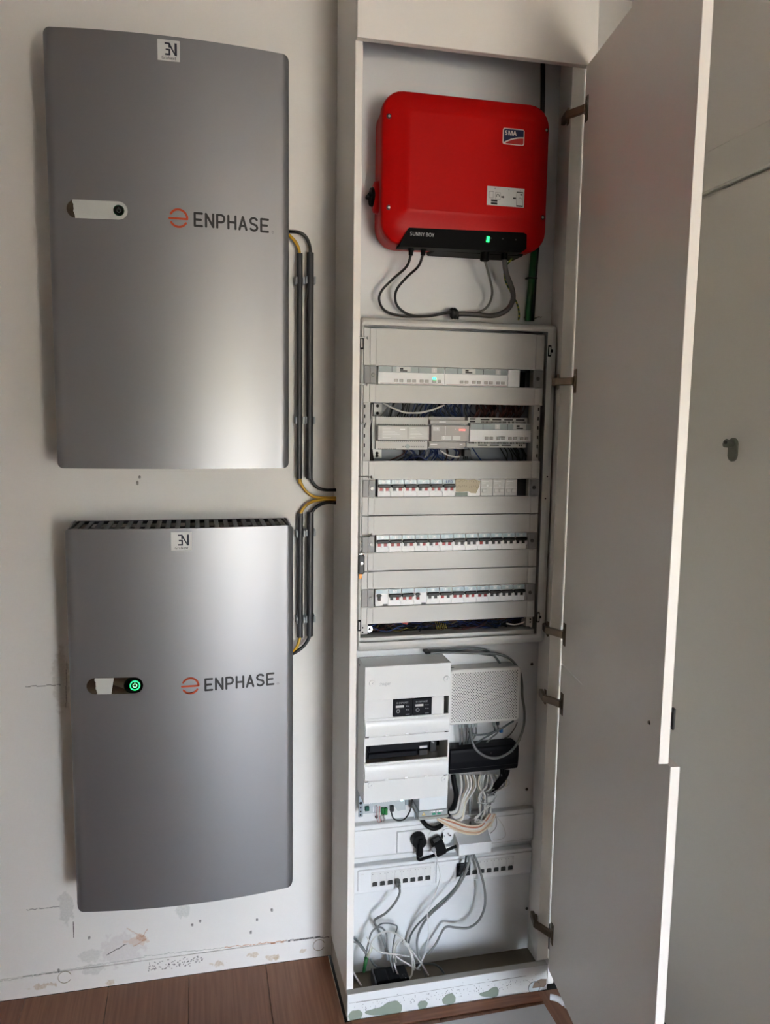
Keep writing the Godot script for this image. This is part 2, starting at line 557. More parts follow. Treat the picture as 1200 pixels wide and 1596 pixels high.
func build_cabinet():
	var lac := mat("cabinet lacquer", Color(0.93, 0.912, 0.885), 0.38)
	var inner := mat("cabinet back", Color(0.87, 0.872, 0.872), 0.45)
	var raw := mat("raw board edge", Color(0.40, 0.36, 0.30), 0.8)
	var c := thing("tall_cabinet", "tall off-white built-in cabinet with its two right-hand doors standing open", "cabinet")
	obj("side_panel", box(0.367, 0.385, 0.0615, H - 0.002, 0.0005, 0.254, 0.001), lac, c)
	obj("plinth_return", box(0.367, 0.385, 0.0005, 0.0605, 0.006, 0.254, 0.0005), mat("plinth side", Color(0.72, 0.68, 0.62), 0.7), c)
	# the right-hand side panel splays slightly: narrower at the front than at the back
	var sp := S()
	var plan := [Vector2(0.9450, ZB - 0.012), Vector2(0.9100, 0.2540), Vector2(0.9420, 0.2540), Vector2(0.9630, ZB - 0.012)]
	var lo := PackedVector3Array()
	var hi := PackedVector3Array()
	for q in plan:
		lo.append(Vector3(q.x, 0.0780, q.y))
		hi.append(Vector3(q.x, H - 0.002, q.y))
	loft(sp, [lo, hi], true, true, [-1])
	obj("side_panel", sp, lac, c)
	obj("side_panel_foot", box(0.945, 0.963, 0.0005, 0.0775, ZB - 0.012, 0.2535), lac, c)
	obj("back_panel", box(0.3855, 0.9445, 0.0145, 2.7195, ZB - 0.01, ZB), inner, c)
	obj("top_panel", box(0.3855, 0.9445, 2.72, 2.738, 0.02, 0.2535), lac, c)
	obj("upper_front", box(0.367, 0.964, 2.445, H - 0.003, 0.2545, 0.2735, 0.0012), lac, c)
	obj("bottom_board", box(0.3855, 0.9445, 0.0005, 0.014, 0.02, 0.2535), raw, c)
	var rail := obj("base_rail", box(0.367, 0.934, 0.0005, 0.0755, 0.2545, 0.2735, 0.0008), mat("base rail", Color(0.88, 0.88, 0.875), 0.5), c)
	obj("rail_cap", box(0.367, 0.934, 0.0757, 0.0768, 0.2545, 0.2735), mat("rail top", Color(0.70, 0.685, 0.65), 0.6), rail)
	var glue := mat("green glue", Color(0.54, 0.58, 0.52), 0.75)
	var zr := 0.2745
	# dabs of set glue: centre, half width, half height, tail
	for g in [[553, 1584, 0.0185, 0.019, 0.0], [607, 1572, 0.030, 0.020, -0.042], [654, 1567, 0.0135, 0.0135, 0.0], [695, 1558, 0.019, 0.016, 0.0], [765, 1547, 0.016, 0.0155, -0.024]]:
		var o := rail_point(g[0], g[1])
		var pts := PackedVector2Array()
		for k in 30:
			var a := TAU * k / 30
			var w := 1.0 + 0.07 * sin(a * 3.0 + g[0]) + 0.04 * sin(a * 7.0)
			var x: float = cos(a) * g[2] * w
			if g[4] < 0.0 and cos(a) < -0.4: x += g[4] * pow((-cos(a) - 0.4) / 0.6, 2.0) * (1.0 if sin(a) < 0.3 else 0.2)
			pts.append(Vector2(clampf(o.x + x, 0.3675, 0.9335), clampf(o.y + sin(a) * g[3] * w, 0.001, 0.075)))
		var st := S()
		slab(st, pts, 0.2735, zr)
		obj("glue_dab", st, glue, rail)
	var gs := S()
	var gp := rail_point(831, 1539)
	ring(gs, Vector3(gp.x, gp.y, 0.2735), 0.0170, 0.0182, 0.0008, 28, 0.6, TAU + 0.2)
	obj("glue_ring", gs, mat("dark pencil", Color(0.25, 0.27, 0.27), 0.8), rail)
	gs = S()
	cyl(gs, Vector3(gp.x, gp.y, 0.2735), Vector3(gp.x, gp.y, 0.2739), 0.0165, 24)
	obj("glue_dab", gs, mat("pale glue", Color(0.76, 0.79, 0.80), 0.7), rail)
	# pin holes, scratches and scuffs
	rng.seed = 5
	var dots := S()
	for k in 170:
		var x := rng.randf_range(0.375, 0.90)
		var y := 0.034 + rng.randf_range(-0.012, 0.012) + (0.018 if rng.randf() < 0.12 else 0.0)
		var r := rng.randf_range(0.0004, 0.0011)
		cyl(dots, Vector3(x, y, 0.2735), Vector3(x, y, 0.2741), r, 6)
	var dm := obj("pin_holes", dots, mat("dark pencil"), rail)
	dm.set_meta("kind", "stuff")
	var sc := S()
	bx(sc, Vector3(0.62, 0.052, 0.2736), Vector3(0.50, 0.0005, 0.0006))
	bx(sc, Vector3(0.82, 0.0515, 0.2736), Vector3(0.10, 0.0009, 0.0006), 0.0, Basis(Vector3(0, 0, 1), 0.012))
	bx(sc, Vector3(0.43, 0.0505, 0.2736), Vector3(0.08, 0.0009, 0.0006), 0.0, Basis(Vector3(0, 0, 1), -0.01))
	obj("scratch", sc, mat("scratch grey", Color(0.45, 0.43, 0.40), 0.8), rail)
	var sf := S()
	slab(sf, PackedVector2Array([Vector2(0.89, 0.012), Vector2(0.925, 0.010), Vector2(0.932, 0.016), Vector2(0.932, 0.033), Vector2(0.915, 0.036), Vector2(0.895, 0.028)]), 0.2735, 0.2741)
	obj("scuff", sf, mat("scuff brown", Color(0.50, 0.43, 0.37), 0.8), rail)
	# screws in the back panel and pencil scribble
	for q in [Vector3(0.9237, 0.8913, 0.1140), Vector3(0.9224, 0.5156, 0.1140), Vector3(0.9368, 0.1413, 0.1140)]:
		var s := S()
		cyl(s, q, q + Vector3(0, 0, 0.002), 0.0045, 12, 0.0036)
		bx(s, q + Vector3(0, 0, 0.0022), Vector3(0.005, 0.0009, 0.0006))
		bx(s, q + Vector3(0, 0, 0.0022), Vector3(0.0009, 0.005, 0.0006))
		obj("screw", s, mat("dark steel", Color(0.30, 0.28, 0.25), 0.4, 0.8), c)
	var pen := S()
	for q in [[Vector3(0.8914, 1.8573, 0.1140), Vector3(0.9080, 1.8623, 0.1140)], [Vector3(0.8896, 1.8556, 0.1140), Vector3(0.8988, 1.8576, 0.1140)], [Vector3(0.8617, 1.8561, 0.1140), Vector3(0.8709, 1.8599, 0.1140)], [Vector3(0.9100, 1.8598, 0.1140), Vector3(0.9136, 1.8625, 0.1140)]]:
		tube(pen, PackedVector3Array([q[0] + Vector3(0, 0, 0.0006), q[1] + Vector3(0, 0, 0.0006)]), 0.0009, 5)
	obj("pencil_mark", pen, mat("dark pencil"), c)
	# the two door leaves
	cabinet_door(c, UD, 0.945, 2.441, [[2.3365, 0], [1.6835, 1], [1.0275, 2]], true, lac)
	cabinet_door(c, LD, 0.063, 0.9405, [[0.8391, 2], [0.1836, 2]], false, lac)

func rail_point(u: float, v: float) -> Vector2:
	var a := Vector3(0.3653, 0.0779, 0.2735)
	var b := Vector3(0.9499, 0.0802, 0.2735)
	var c := Vector3(0.3661, -0.0032, 0.2735)
	var d := Vector3(0.9536, -0.0060, 0.2735)
	var s := (u - 541.0) / 321.0
	var t := (v - (1550.0 - 50.0 * s)) / 44.0
	var q: Vector3 = a.lerp(b, s).lerp(c.lerp(d, s), t)
	return Vector2(q.x, q.y)

func cabinet_door(c: Node3D, d: Array, y0: float, y1: float, hinges: Array, upper: bool, lac):
	var B := leaf_basis(d)
	var w: float = d[0].distance_to(d[1])
	var st := S()
	bx(st, d[0] + B * Vector3(w * 0.5, 0, 0.0095) + Vector3(0, (y0 + y1) * 0.5, 0), Vector3(w, y1 - y0, 0.019), 0.0008, B)
	var leaf := obj("door", st, lac, c)
	var brass := mat("hinge metal", Color(0.47, 0.41, 0.35), 0.35, 0.75)
	for h in hinges:
		var o: Vector3 = d[0] + Vector3(0, h[0], 0)
		var hs := S()
		# cup plate on the door, two screw wings
		bx(hs, o + B * Vector3(0.021, 0, -0.0012), Vector3(0.017, 0.060, 0.0030), 0.001, B)
		bx(hs, o + B * Vector3(0.021, 0, -0.003), Vector3(0.016, 0.028, 0.005), 0.002, B)
		for y in [-0.022, 0.022]:
			cyl(hs, o + B * Vector3(0.021, y, -0.0024), o + B * Vector3(0.021, y, -0.0040), 0.0038, 10)
		# crank arm reaching round the stile to its mounting plate
		var arm := PackedVector3Array([o + B * Vector3(0.020, 0, -0.006), o + B * Vector3(0.002, 0, -0.016), Vector3(0.9045, h[0], 0.246), Vector3(0.9140, h[0], 0.203)])
		for i in 3:
			var a := arm[i]
			var b := arm[i + 1]
			var z := (b - a).normalized()
			var x := Vector3.UP.cross(z).normalized()
			bx(hs, (a + b) * 0.5, Vector3(0.011, 0.019, a.distance_to(b) + 0.006), 0.0015, Basis(x, Vector3.UP, z))
		bx(hs, Vector3(0.9110, h[0], 0.236), Vector3(0.0050, 0.040, 0.014), 0.0015, Basis(Vector3.UP, -0.244))
		obj("hinge", hs, brass, leaf)
	if upper:
		var s := S()
		var q := Vector3(0.8543, 1.0063, 0.8300)
		var loc: Vector3 = B.inverse() * (q - d[0])
		var o2: Vector3 = d[0] + B * Vector3(w - 0.052, loc.y, 0.0)
		cyl(s, o2, o2 - B.z * 0.002, 0.0045, 12, 0.0035)
		bx(s, o2 - B.z * 0.002, Vector3(0.006, 0.001, 0.0008), 0.0, B)
		obj("screw", s, mat("dark steel"), leaf)
		s = S()
		var y := 1.0201
		var hc: Vector3 = d[0] + B * Vector3(w - 0.035, y, 0.019)
		for k in [-0.016, 0.016]: cyl(s, hc + Vector3(0, k, 0), hc + Vector3(0, k, 0) + B.z * 0.018, 0.003, 10)
		bx(s, hc + B.z * 0.020, Vector3(0.010, 0.044, 0.006), 0.002, B)
		obj("handle", s, mat("black plastic", Color(0.045, 0.045, 0.05), 0.45), leaf)

func build_floor_things():
	var st := S()
	var B := Basis(Vector3.UP, 0.02)
	bx(st, Vector3(0.62, 0.003, 0.60), Vector3(0.572, 0.006, 0.53), 0.001, B)
	var o := obj("white_board", st, mat("white board", Color(0.80, 0.79, 0.79), 0.45))
	tag(o, "pale grey-white board lying on the floor before the cabinet base", "board")
	st = S()
	bb(st, Vector3(0.376, 0.0002, 0.2760), Vector3(0.905, 0.0035, 0.3150), 0.0008)
	var m := tri_mat("oak strip", noise_image(61, 0.02, 256, 256, Color(0.45, 0.27, 0.18), Color(0.62, 0.42, 0.31), 5, Vector2(0.3, 4.0)), Vector3(2.0, 1.0, 3.0), 0.5)
	o = obj("wood_strip", st, m)
	tag(o, "thin reddish wooden strip lying along the cabinet base rail", "strip")
	st = S()
	tube(st, curve([Vector3(0.9249, 0.0110, 0.3152), Vector3(0.9357, 0.0120, 0.3226), Vector3(0.9458, 0.0120, 0.3334), Vector3(0.9514, 0.0110, 0.3456)], 4), 0.0080, 9)
	tube(st, curve([Vector3(0.9507, 0.0110, 0.3431), Vector3(0.9528, 0.0090, 0.3507), Vector3(0.9512, 0.0060, 0.3562)], 3), 0.0058, 8, true, 0.003)
	o = obj("foam_offcut", st, mat("white foam", Color(0.86, 0.85, 0.85), 0.9))
	tag(o, "small crumpled white foam offcut beside the open door", "offcut")

# ---------- wall batteries ----------
const BW := 0.55
const BH := 0.98
func bow(x: float) -> float:
	return 0.188 - 0.026 * pow(x / 0.275, 2.0)

func on_battery(q: Vector2) -> Vector3:
	return Vector3(q.x, q.y, bow(q.x) + 0.0009)

func battery_outline() -> Array:
	# plan of the cover from the left rear corner round the bowed front to the right rear corner: [x, z]
	var out := []
	var r := 0.022
	var ze := bow(BW / 2 - r)
	out.append(Vector2(-BW / 2 + 0.004, 0.006))
	out.append(Vector2(-BW / 2, 0.03))
	out.append(Vector2(-BW / 2, ze - r))
	for k in range(1, 8):
		var a := PI - PI / 2 * k / 8
		out.append(Vector2(-BW / 2 + r + r * cos(a), ze - r + r * sin(a)))
	for k in 41:
		var x := -BW / 2 + r + (BW - 2 * r) * k / 40.0
		out.append(Vector2(x, bow(x)))
	var n := out.size()
	for k in range(9, -1, -1):
		out.append(Vector2(-out[k].x, out[k].y))
	return out

func build_battery(called: String, label: String, at: Vector3, film_from: float, film_to: float, lit: bool):
	var t := thing(called, label, "battery", at, "wall battery units")
	var silver := mat("silver lacquer", Color(0.575, 0.575, 0.585), 0.405, 0.75)
	var plan := battery_outline()
	var st := S()
	var rc := 0.016
	var rows := []
	for s in 13:
		var row := PackedVector3Array()
		for p in plan:
			var d: float = clampf(BW / 2 - absf(p.x), 0.0, rc)
			var lift := (rc - sqrt(maxf(rc * rc - (rc - d) * (rc - d), 0.0))) if p.y > 0.10 else 0.0
			var lo := lift
			var hi := BH - lift * 0.8
			row.append(Vector3(p.x, lerpf(lo, hi, s / 12.0), p.y))
		rows.append(row)
	st.set_smooth_group(0)
	for s in 12:
		for k in plan.size() - 1:
			quad(st, rows[s][k], rows[s][k + 1], rows[s + 1][k + 1], rows[s + 1][k], Vector3(0, BH / 2, -0.1))
	# turned-in lip along top and bottom
	for e in [[0, 1.0], [12, -1.0]]:
		st.set_smooth_group(3 + e[0])
		for k in plan.size() - 1:
			var a: Vector3 = rows[e[0]][k]
			var b: Vector3 = rows[e[0]][k + 1]
			var ia := Vector3(a.x * 0.986, a.y, maxf(a.z - 0.004, 0.006))
			var ib := Vector3(b.x * 0.986, b.y, maxf(b.z - 0.004, 0.006))
			quad(st, a, b, ib, ia, Vector3(0, BH / 2, 0.1))
			var da := ia + Vector3(0, 0.014 * e[1], 0)
			var db := ib + Vector3(0, 0.014 * e[1], 0)
			st.set_smooth_group(-1)
			quad(st, ia, ib, db, da, ia + Vector3(ia.x, 0, 0.3))
	obj("cover", st, silver, t)
	var black := mat("black plastic", Color(0.045, 0.045, 0.05), 0.45)
	# lacquered battery case inside the cover, ending well below the vent grille
	obj("inner_case", box(-BW / 2 + 0.010, BW / 2 - 0.010, 0.012, BH - 0.200, 0.002, 0.150), silver, t)
	# bottom pan
	obj("bottom_pan", box(-BW / 2 + 0.012, BW / 2 - 0.012, 0.003, 0.0115, 0.006, 0.152), silver, t)
	# vent slats on top with finned gaps between them
	var slat := mat("slate plastic", Color(0.25, 0.25, 0.26), 0.55)
	var n := 22
	var pitch := 0.528 / n
	for k in n:
		var x := -0.264 + pitch * (k + 0.5)
		var zf: float = bow(x) - (0.008 if absf(x) < 0.24 else 0.022)
		obj("vent_slat", box(x - 0.0060, x + 0.0060, BH - 0.0075, BH - 0.0025, 0.010, zf, 0.001), slat, t)
	var fins := S()
	for j in 9:
		bb(fins, Vector3(-0.262, BH - 0.024, 0.020 + j * 0.0145), Vector3(0.262, BH - 0.0175, 0.0245 + j * 0.0145))
	obj("vent_fins", fins, mat("slate plastic"), t)
	var rim := S()
	bb(rim, Vector3(-0.2655, BH - 0.010, 0.004), Vector3(0.2655, BH - 0.0015, 0.010), 0.001)
	for s in [-1, 1]: bb(rim, Vector3(s * 0.2655 - 0.0025, BH - 0.010, 0.010), Vector3(s * 0.2655 + 0.0015, BH - 0.0015, 0.140), 0.001)
	obj("vent_rim", rim, mat("slate plastic"), t)
	# orange ring mark
	var orange := mat("orange print", Color(0.76, 0.27, 0.07), 0.5)
	var ec := Vector2(0.014, 0.5835)
	var em := S()
	var w := 0.0050
	stroke(em, arc2(ec, 0.0195, 4, 152, 18) , w, on_battery)
	stroke(em, [ec + Vector2(-0.0205, -0.001), ec + Vector2(0.0195, -0.001)], w, on_battery)
	stroke(em, [ec + Vector2(0.0195, -0.001), ec + Vector2(0.0194, 0.004)], w, on_battery)
	stroke(em, arc2(ec, 0.0195, 212, 328, 16), w, on_battery)
	obj("ring_emblem", em, orange, t)
	# block letters
	var ink := mat("black print", Color(0.06, 0.055, 0.06), 0.5)
	var lt := S()
	var x0 := 0.0505
	var lh := 0.0285
	var y0 := 0.5835 - lh / 2
	var glyphs := {
		"E": [[[1, 0], [0, 0], [0, 1], [1, 1]], [[0, 0.5], [0.85, 0.5]]],
		"N": [[[0, 0], [0, 1], [1, 0], [1, 1]]],
		"H": [[[0, 0], [0, 1]], [[1, 0], [1, 1]], [[0, 0.5], [1, 0.5]]],
		"A": [[[0, 0], [0.5, 1], [1, 0]], [[0.2, 0.3], [0.8, 0.3]]],
	}
	var adv := 0.0258
	var gw := 0.0165
	var word := "ENPHASE"
	for i in word.length():
		var ch := word[i]
		var ox := x0 + adv * i
		var put := func(q): return Vector2(ox + q.x * gw, y0 + q.y * lh)
		if glyphs.has(ch):
			for line in glyphs[ch]:
				var pts := []
				for q in line: pts.append(put.call(Vector2(q[0], q[1])))
				stroke(lt, pts, 0.0052, on_battery)
		elif ch == "P":
			var pts := [put.call(Vector2(0, 0)), put.call(Vector2(0, 1)), put.call(Vector2(0.55, 1))]
			for q in arc2(Vector2(ox + gw * 0.55, y0 + lh * 0.71), gw * 0.45, 90, -90, 8, lh * 0.29): pts.append(q)
			pts.append(put.call(Vector2(0, 0.42)))
			stroke(lt, pts, 0.0052, on_battery)
		else:
			var pts := arc2(Vector2(ox + gw * 0.5, y0 + lh * 0.75), gw * 0.5, 30, 180, 8, lh * 0.25)
			pts.append(put.call(Vector2(0.12, 0.58)))
			pts.append(put.call(Vector2(0.88, 0.42)))
			for q in arc2(Vector2(ox + gw * 0.5, y0 + lh * 0.25), gw * 0.5, 0, -150, 8, lh * 0.25): pts.append(q)
			stroke(lt, pts, 0.0052, on_battery)
	obj("wordmark", lt, ink, t)
	var reg := S()
	ring(reg, on_battery(Vector2(0.2335, y0 + 0.0005)) + Vector3(0, 0, -0.0004), 0.0022, 0.0027, 0.0005, 14)
	obj("registered_mark", reg, ink, t)
	# status strip: glossy pill with its peeled protective film and the power button
	var px0 := -0.233
	var px1 := -0.099
	var py := 0.592
	var ph := 0.0405
	st = S()
	pill(st, px0, px1, py, ph, 0.0, 0.0012)
	obj("status_strip", st, mat("mirror strip", Color(0.52, 0.47, 0.41), 0.12, 0.9), t)
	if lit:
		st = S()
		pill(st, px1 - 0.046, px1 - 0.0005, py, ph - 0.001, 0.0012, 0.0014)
		obj("strip_reflection", st, mat("piano black", Color(0.022, 0.021, 0.02), 0.07), t)  # black pill paints the dark reflection at this end of the strip
	var film := PackedVector2Array()
	rng.seed = 9
	for k in 9: film.append(Vector2(film_from + rng.randf_range(-0.0015, 0.0015) + 0.0006 * k, py + ph / 2 - ph * k / 8.0))
	if film_to > px1 - 0.001:
		for k in 13:
			var a := -PI / 2 + PI * k / 12
			film.append(Vector2(px1 - ph / 2 + ph / 2 * cos(a), py + ph / 2 * sin(a)))
	else:
		film.append(Vector2(film_to - 0.007, py - ph / 2))
		film.append(Vector2(film_to, py + ph / 2))
	st = S()
	curved_slab(st, film, 0.0012, 0.0018)
	obj("protective_film", st, mat("milky film", Color(0.80, 0.81, 0.79), 0.35), t)
	var bc := on_battery(Vector2(px1 - 0.0195, py))
	st = S()
	cyl(st, bc, bc + Vector3(0, 0, 0.0026), 0.0118, 30)
	var btn := obj("power_button", st, mat("piano black", Color(0.022, 0.021, 0.02), 0.07), t)
	var green := glow("green ring lit", Color(0.10, 0.85, 0.36), 1.6) if lit else mat("green ring", Color(0.02, 0.24, 0.14), 0.25)
	st = S()
	ring(st, bc + Vector3(0, 0, 0.0020), 0.0100 if lit else 0.0103, 0.0122, 0.0010, 32)
	obj("light_ring", st, green, btn)
	st = S()
	ring(st, bc + Vector3(0, 0, 0.0024), 0.0038, 0.0054 if lit else 0.0049, 0.0006, 22, PI / 2 + 0.6, PI * 2.5 - 0.6)
	bx(st, bc + Vector3(0, 0.0048, 0.0028), Vector3(0.0014, 0.0052, 0.0006))
	obj("power_symbol", st, glow("green symbol lit", Color(0.45, 0.9, 0.55), 1.0) if lit else mat("grey symbol", Color(0.33, 0.38, 0.36), 0.5), btn)
	# installer's sticker
	var sx := -0.002
	st = S()
	curved_slab(st, PackedVector2Array([Vector2(sx - 0.0245, 0.9265), Vector2(sx + 0.0245, 0.9265), Vector2(sx + 0.0245, 0.9715), Vector2(sx - 0.0245, 0.9715)]), -0.0002, 0.0003)
	var sk := obj("sticker", st, mat("sticker white", Color(0.84, 0.84, 0.83), 0.5), t)
	var navy := mat("navy print", Color(0.055, 0.075, 0.17), 0.5)
	var pale := mat("arc print", Color(0.58, 0.60, 0.62), 0.6)
	st = S()
	for r in [0.0118, 0.0133, 0.0148]: stroke(st, arc2(Vector2(sx - 0.006, 0.952), r, 95, 265, 18), 0.0007, on_battery)
	obj("sticker_arc", st, pale, sk)
	st = S()
	var g := func(a, b): return Vector2(sx + a, 0.952 + b)
	for poly in [
		[g.call(-0.0085, 0.0135), g.call(0.0022, 0.0135), g.call(0.0130, -0.0070), g.call(0.0130, 0.0135), g.call(0.0182, 0.0135), g.call(0.0182, -0.0135), g.call(0.0135, -0.0135), g.call(0.0040, 0.0030), g.call(-0.0005, 0.0030), g.call(-0.0005, 0.0100), g.call(-0.0085, 0.0100)],
		[g.call(-0.0065, 0.0005), g.call(0.0035, 0.0005), g.call(0.0035, -0.0135), g.call(-0.0080, -0.0135), g.call(-0.0080, -0.0098), g.call(-0.0003, -0.0098), g.call(-0.0003, -0.0030), g.call(-0.0065, -0.0030)]]:
		curved_slab(st, PackedVector2Array(poly), 0.0003, 0.0006)
	obj("sticker_monogram", st, navy, sk)
	words("GraNext", 0.0062, Vector3(sx, 0.9325, bow(sx) + 0.0014), navy, sk, "sticker_name", "Droid Sans", false, false)
	return t

func pill(st: SurfaceTool, x0: float, x1: float, y: float, h: float, z0: float, z1: float):
	var pts := PackedVector2Array()
	for k in 17:
		var a := -PI / 2 + PI * k / 16
		pts.append(Vector2(x1 - h / 2 + h / 2 * cos(a), y + h / 2 * sin(a)))
	for k in 17:
		var a := PI / 2 + PI * k / 16
		pts.append(Vector2(x0 + h / 2 + h / 2 * cos(a), y + h / 2 * sin(a)))
	curved_slab(st, pts, z0, z1)

# a thin sheet that follows the battery's bow
func curved_slab(st: SurfaceTool, pts: PackedVector2Array, z0: float, z1: float):
	st.set_smooth_group(-1)
	var idx := Geometry2D.triangulate_polygon(pts)
	for i in range(0, idx.size(), 3):
		var v := []
		for k in 3: v.append(on_battery(pts[idx[i + k]]) + Vector3(0, 0, z1))
		tri(st, v[0], v[1], v[2], v[0] - Vector3(0, 0, 1))
	var ctr := Vector2.ZERO
	for q in pts: ctr += q / pts.size()
	for k in pts.size():
		var a := on_battery(pts[k])
		var b := on_battery(pts[(k + 1) % pts.size()])
		quad(st, a + Vector3(0, 0, z0), b + Vector3(0, 0, z0), b + Vector3(0, 0, z1), a + Vector3(0, 0, z1), on_battery(ctr))

func build_batteries():
	build_battery("wall_battery", "silver-grey bowed wall battery with unlit power button, the upper of two", Vector3(-0.049, 1.4555, 0.0), -0.220, -0.098, false)
	build_battery("wall_battery", "silver-grey bowed wall battery with glowing green power button and open top vents", Vector3(-0.038, 0.330, 0.0), -0.2135, -0.168, true)
	# conduits down the wall beside the batteries
	var grey := mat("grey conduit", Color(0.215, 0.215, 0.225), 0.42)
	var clipm := mat("clip grey", Color(0.70, 0.71, 0.72), 0.5)
	for q in [
		["yellow cable", "upper", Vector3(0.2680, 2.0080, 0.0220), Vector3(0.2691, 1.4175, 0.0220), [437, 653]],
		["black cable", "upper", Vector3(0.2958, 2.0112, 0.0220), Vector3(0.2996, 1.4174, 0.0220), [437, 653]],
		["yellow cable", "lower", Vector3(0.2710, 1.3230, 0.0220), Vector3(0.2726, 0.9773, 0.0220), [831, 965]],
		["black cable", "lower", Vector3(0.2982, 1.3262, 0.0220), Vector3(0.3003, 0.9796, 0.0220), [831, 965]]]:
		var a: Vector3 = q[2]
		var b: Vector3 = q[3]
		b.x = a.x
		var r := 0.0078 if q[0] == "yellow cable" else 0.0092
		var t := thing("wall_conduit", "dark grey wall conduit round the %s of the %s battery" % [q[0], q[1]], "conduit", Vector3.ZERO, "dark wall conduits beside the batteries")
		var st := S()
		cyl(st, a, b, r, 18)
		obj("pipe", st, grey, t)
		for v in q[4]:
			var y := lerpf(a.y, b.y, (v - [395.0, 800.0][int(q[1] == "lower")]) / [351.0, 193.0][int(q[1] == "lower")])
			var cs := S()
			for s in [-1, 1]:
				bx(cs, Vector3(a.x + s * (r + 0.0020), y, 0.021), Vector3(0.0048, 0.019, 0.030), 0.0012)
			bx(cs, Vector3(a.x, y, 0.007), Vector3(r * 2 + 0.004, 0.016, 0.009), 0.001)
			obj("clip", cs, clipm, t)
	var yel := mat("yellow cable", Color(0.80, 0.62, 0.13), 0.4)
	var blk := mat("black cable", Color(0.055, 0.055, 0.058), 0.35)
	cable("battery_cable", [Vector3(0.2199, 2.0621, 0.0500), Vector3(0.2417, 2.0481, 0.0320), Vector3(0.2540, 2.0388, 0.0260), Vector3(0.2628, 2.0254, 0.0230), Vector3(0.2671, 2.0112, 0.0220), Vector3(0.2680, 1.9966, 0.0220), Vector3(0.2680, 1.9803, 0.0220), Vector3(0.2683, 1.8354, 0.0220), Vector3(0.2690, 1.4383, 0.0220), Vector3(0.2691, 1.4209, 0.0220), Vector3(0.2714, 1.4088, 0.0220), Vector3(0.2778, 1.3948, 0.0220), Vector3(0.2884, 1.3816, 0.0220), Vector3(0.3023, 1.3711, 0.0230), Vector3(0.3196, 1.3659, 0.0250), Vector3(0.3435, 1.3653, 0.0300), Vector3(0.3747, 1.3654, 0.0340)], 0.0042, yel, "yellow cable looping from the upper battery into the cabinet side", "cable", "battery cables")
	cable("battery_cable", [Vector3(0.2166, 2.0556, 0.0500), Vector3(0.2450, 2.0596, 0.0320), Vector3(0.2604, 2.0606, 0.0280), Vector3(0.2742, 2.0573, 0.0250), Vector3(0.2846, 2.0494, 0.0230), Vector3(0.2915, 2.0370, 0.0220), Vector3(0.2954, 2.0226, 0.0220), Vector3(0.2961, 2.0064, 0.0220), Vector3(0.2962, 1.9884, 0.0220), Vector3(0.2979, 1.6685, 0.0220), Vector3(0.2995, 1.4383, 0.0220), Vector3(0.3001, 1.4208, 0.0220), Vector3(0.3040, 1.4086, 0.0220), Vector3(0.3118, 1.3982, 0.0230), Vector3(0.3231, 1.3907, 0.0240), Vector3(0.3385, 1.3873, 0.0270), Vector3(0.3555, 1.3872, 0.0310), Vector3(0.3780, 1.3874, 0.0340)], 0.0046, blk, "black cable looping from the upper battery into the cabinet side", "cable", "battery cables")
	cable("battery_cable", [Vector3(0.3747, 1.3610, 0.0340), Vector3(0.3432, 1.3611, 0.0320), Vector3(0.3228, 1.3596, 0.0270), Vector3(0.3057, 1.3554, 0.0240), Vector3(0.2902, 1.3474, 0.0220), Vector3(0.2789, 1.3361, 0.0220), Vector3(0.2728, 1.3230, 0.0220), Vector3(0.2710, 1.3090, 0.0220), Vector3(0.2711, 1.2913, 0.0220), Vector3(0.2725, 1.0083, 0.0220), Vector3(0.2722, 0.9901, 0.0220), Vector3(0.2698, 0.9740, 0.0230), Vector3(0.2641, 0.9569, 0.0260), Vector3(0.2548, 0.9422, 0.0300), Vector3(0.2279, 0.9243, 0.0500)], 0.0042, yel, "yellow cable running from the cabinet side to the lower battery", "cable", "battery cables")
	cable("battery_cable", [Vector3(0.3783, 1.3504, 0.0340), Vector3(0.3506, 1.3529, 0.0300), Vector3(0.3336, 1.3500, 0.0260), Vector3(0.3191, 1.3428, 0.0230), Vector3(0.3078, 1.3331, 0.0220), Vector3(0.3014, 1.3209, 0.0220), Vector3(0.2991, 1.3068, 0.0220), Vector3(0.2992, 1.2909, 0.0220), Vector3(0.3002, 1.0070, 0.0220), Vector3(0.2997, 0.9887, 0.0220), Vector3(0.2957, 0.9746, 0.0230), Vector3(0.2873, 0.9612, 0.0260), Vector3(0.2743, 0.9484, 0.0300), Vector3(0.2488, 0.9352, 0.0360), Vector3(0.2191, 0.9320, 0.0500)], 0.0046, blk, "black cable running from the cabinet side to the lower battery", "cable", "battery cables")

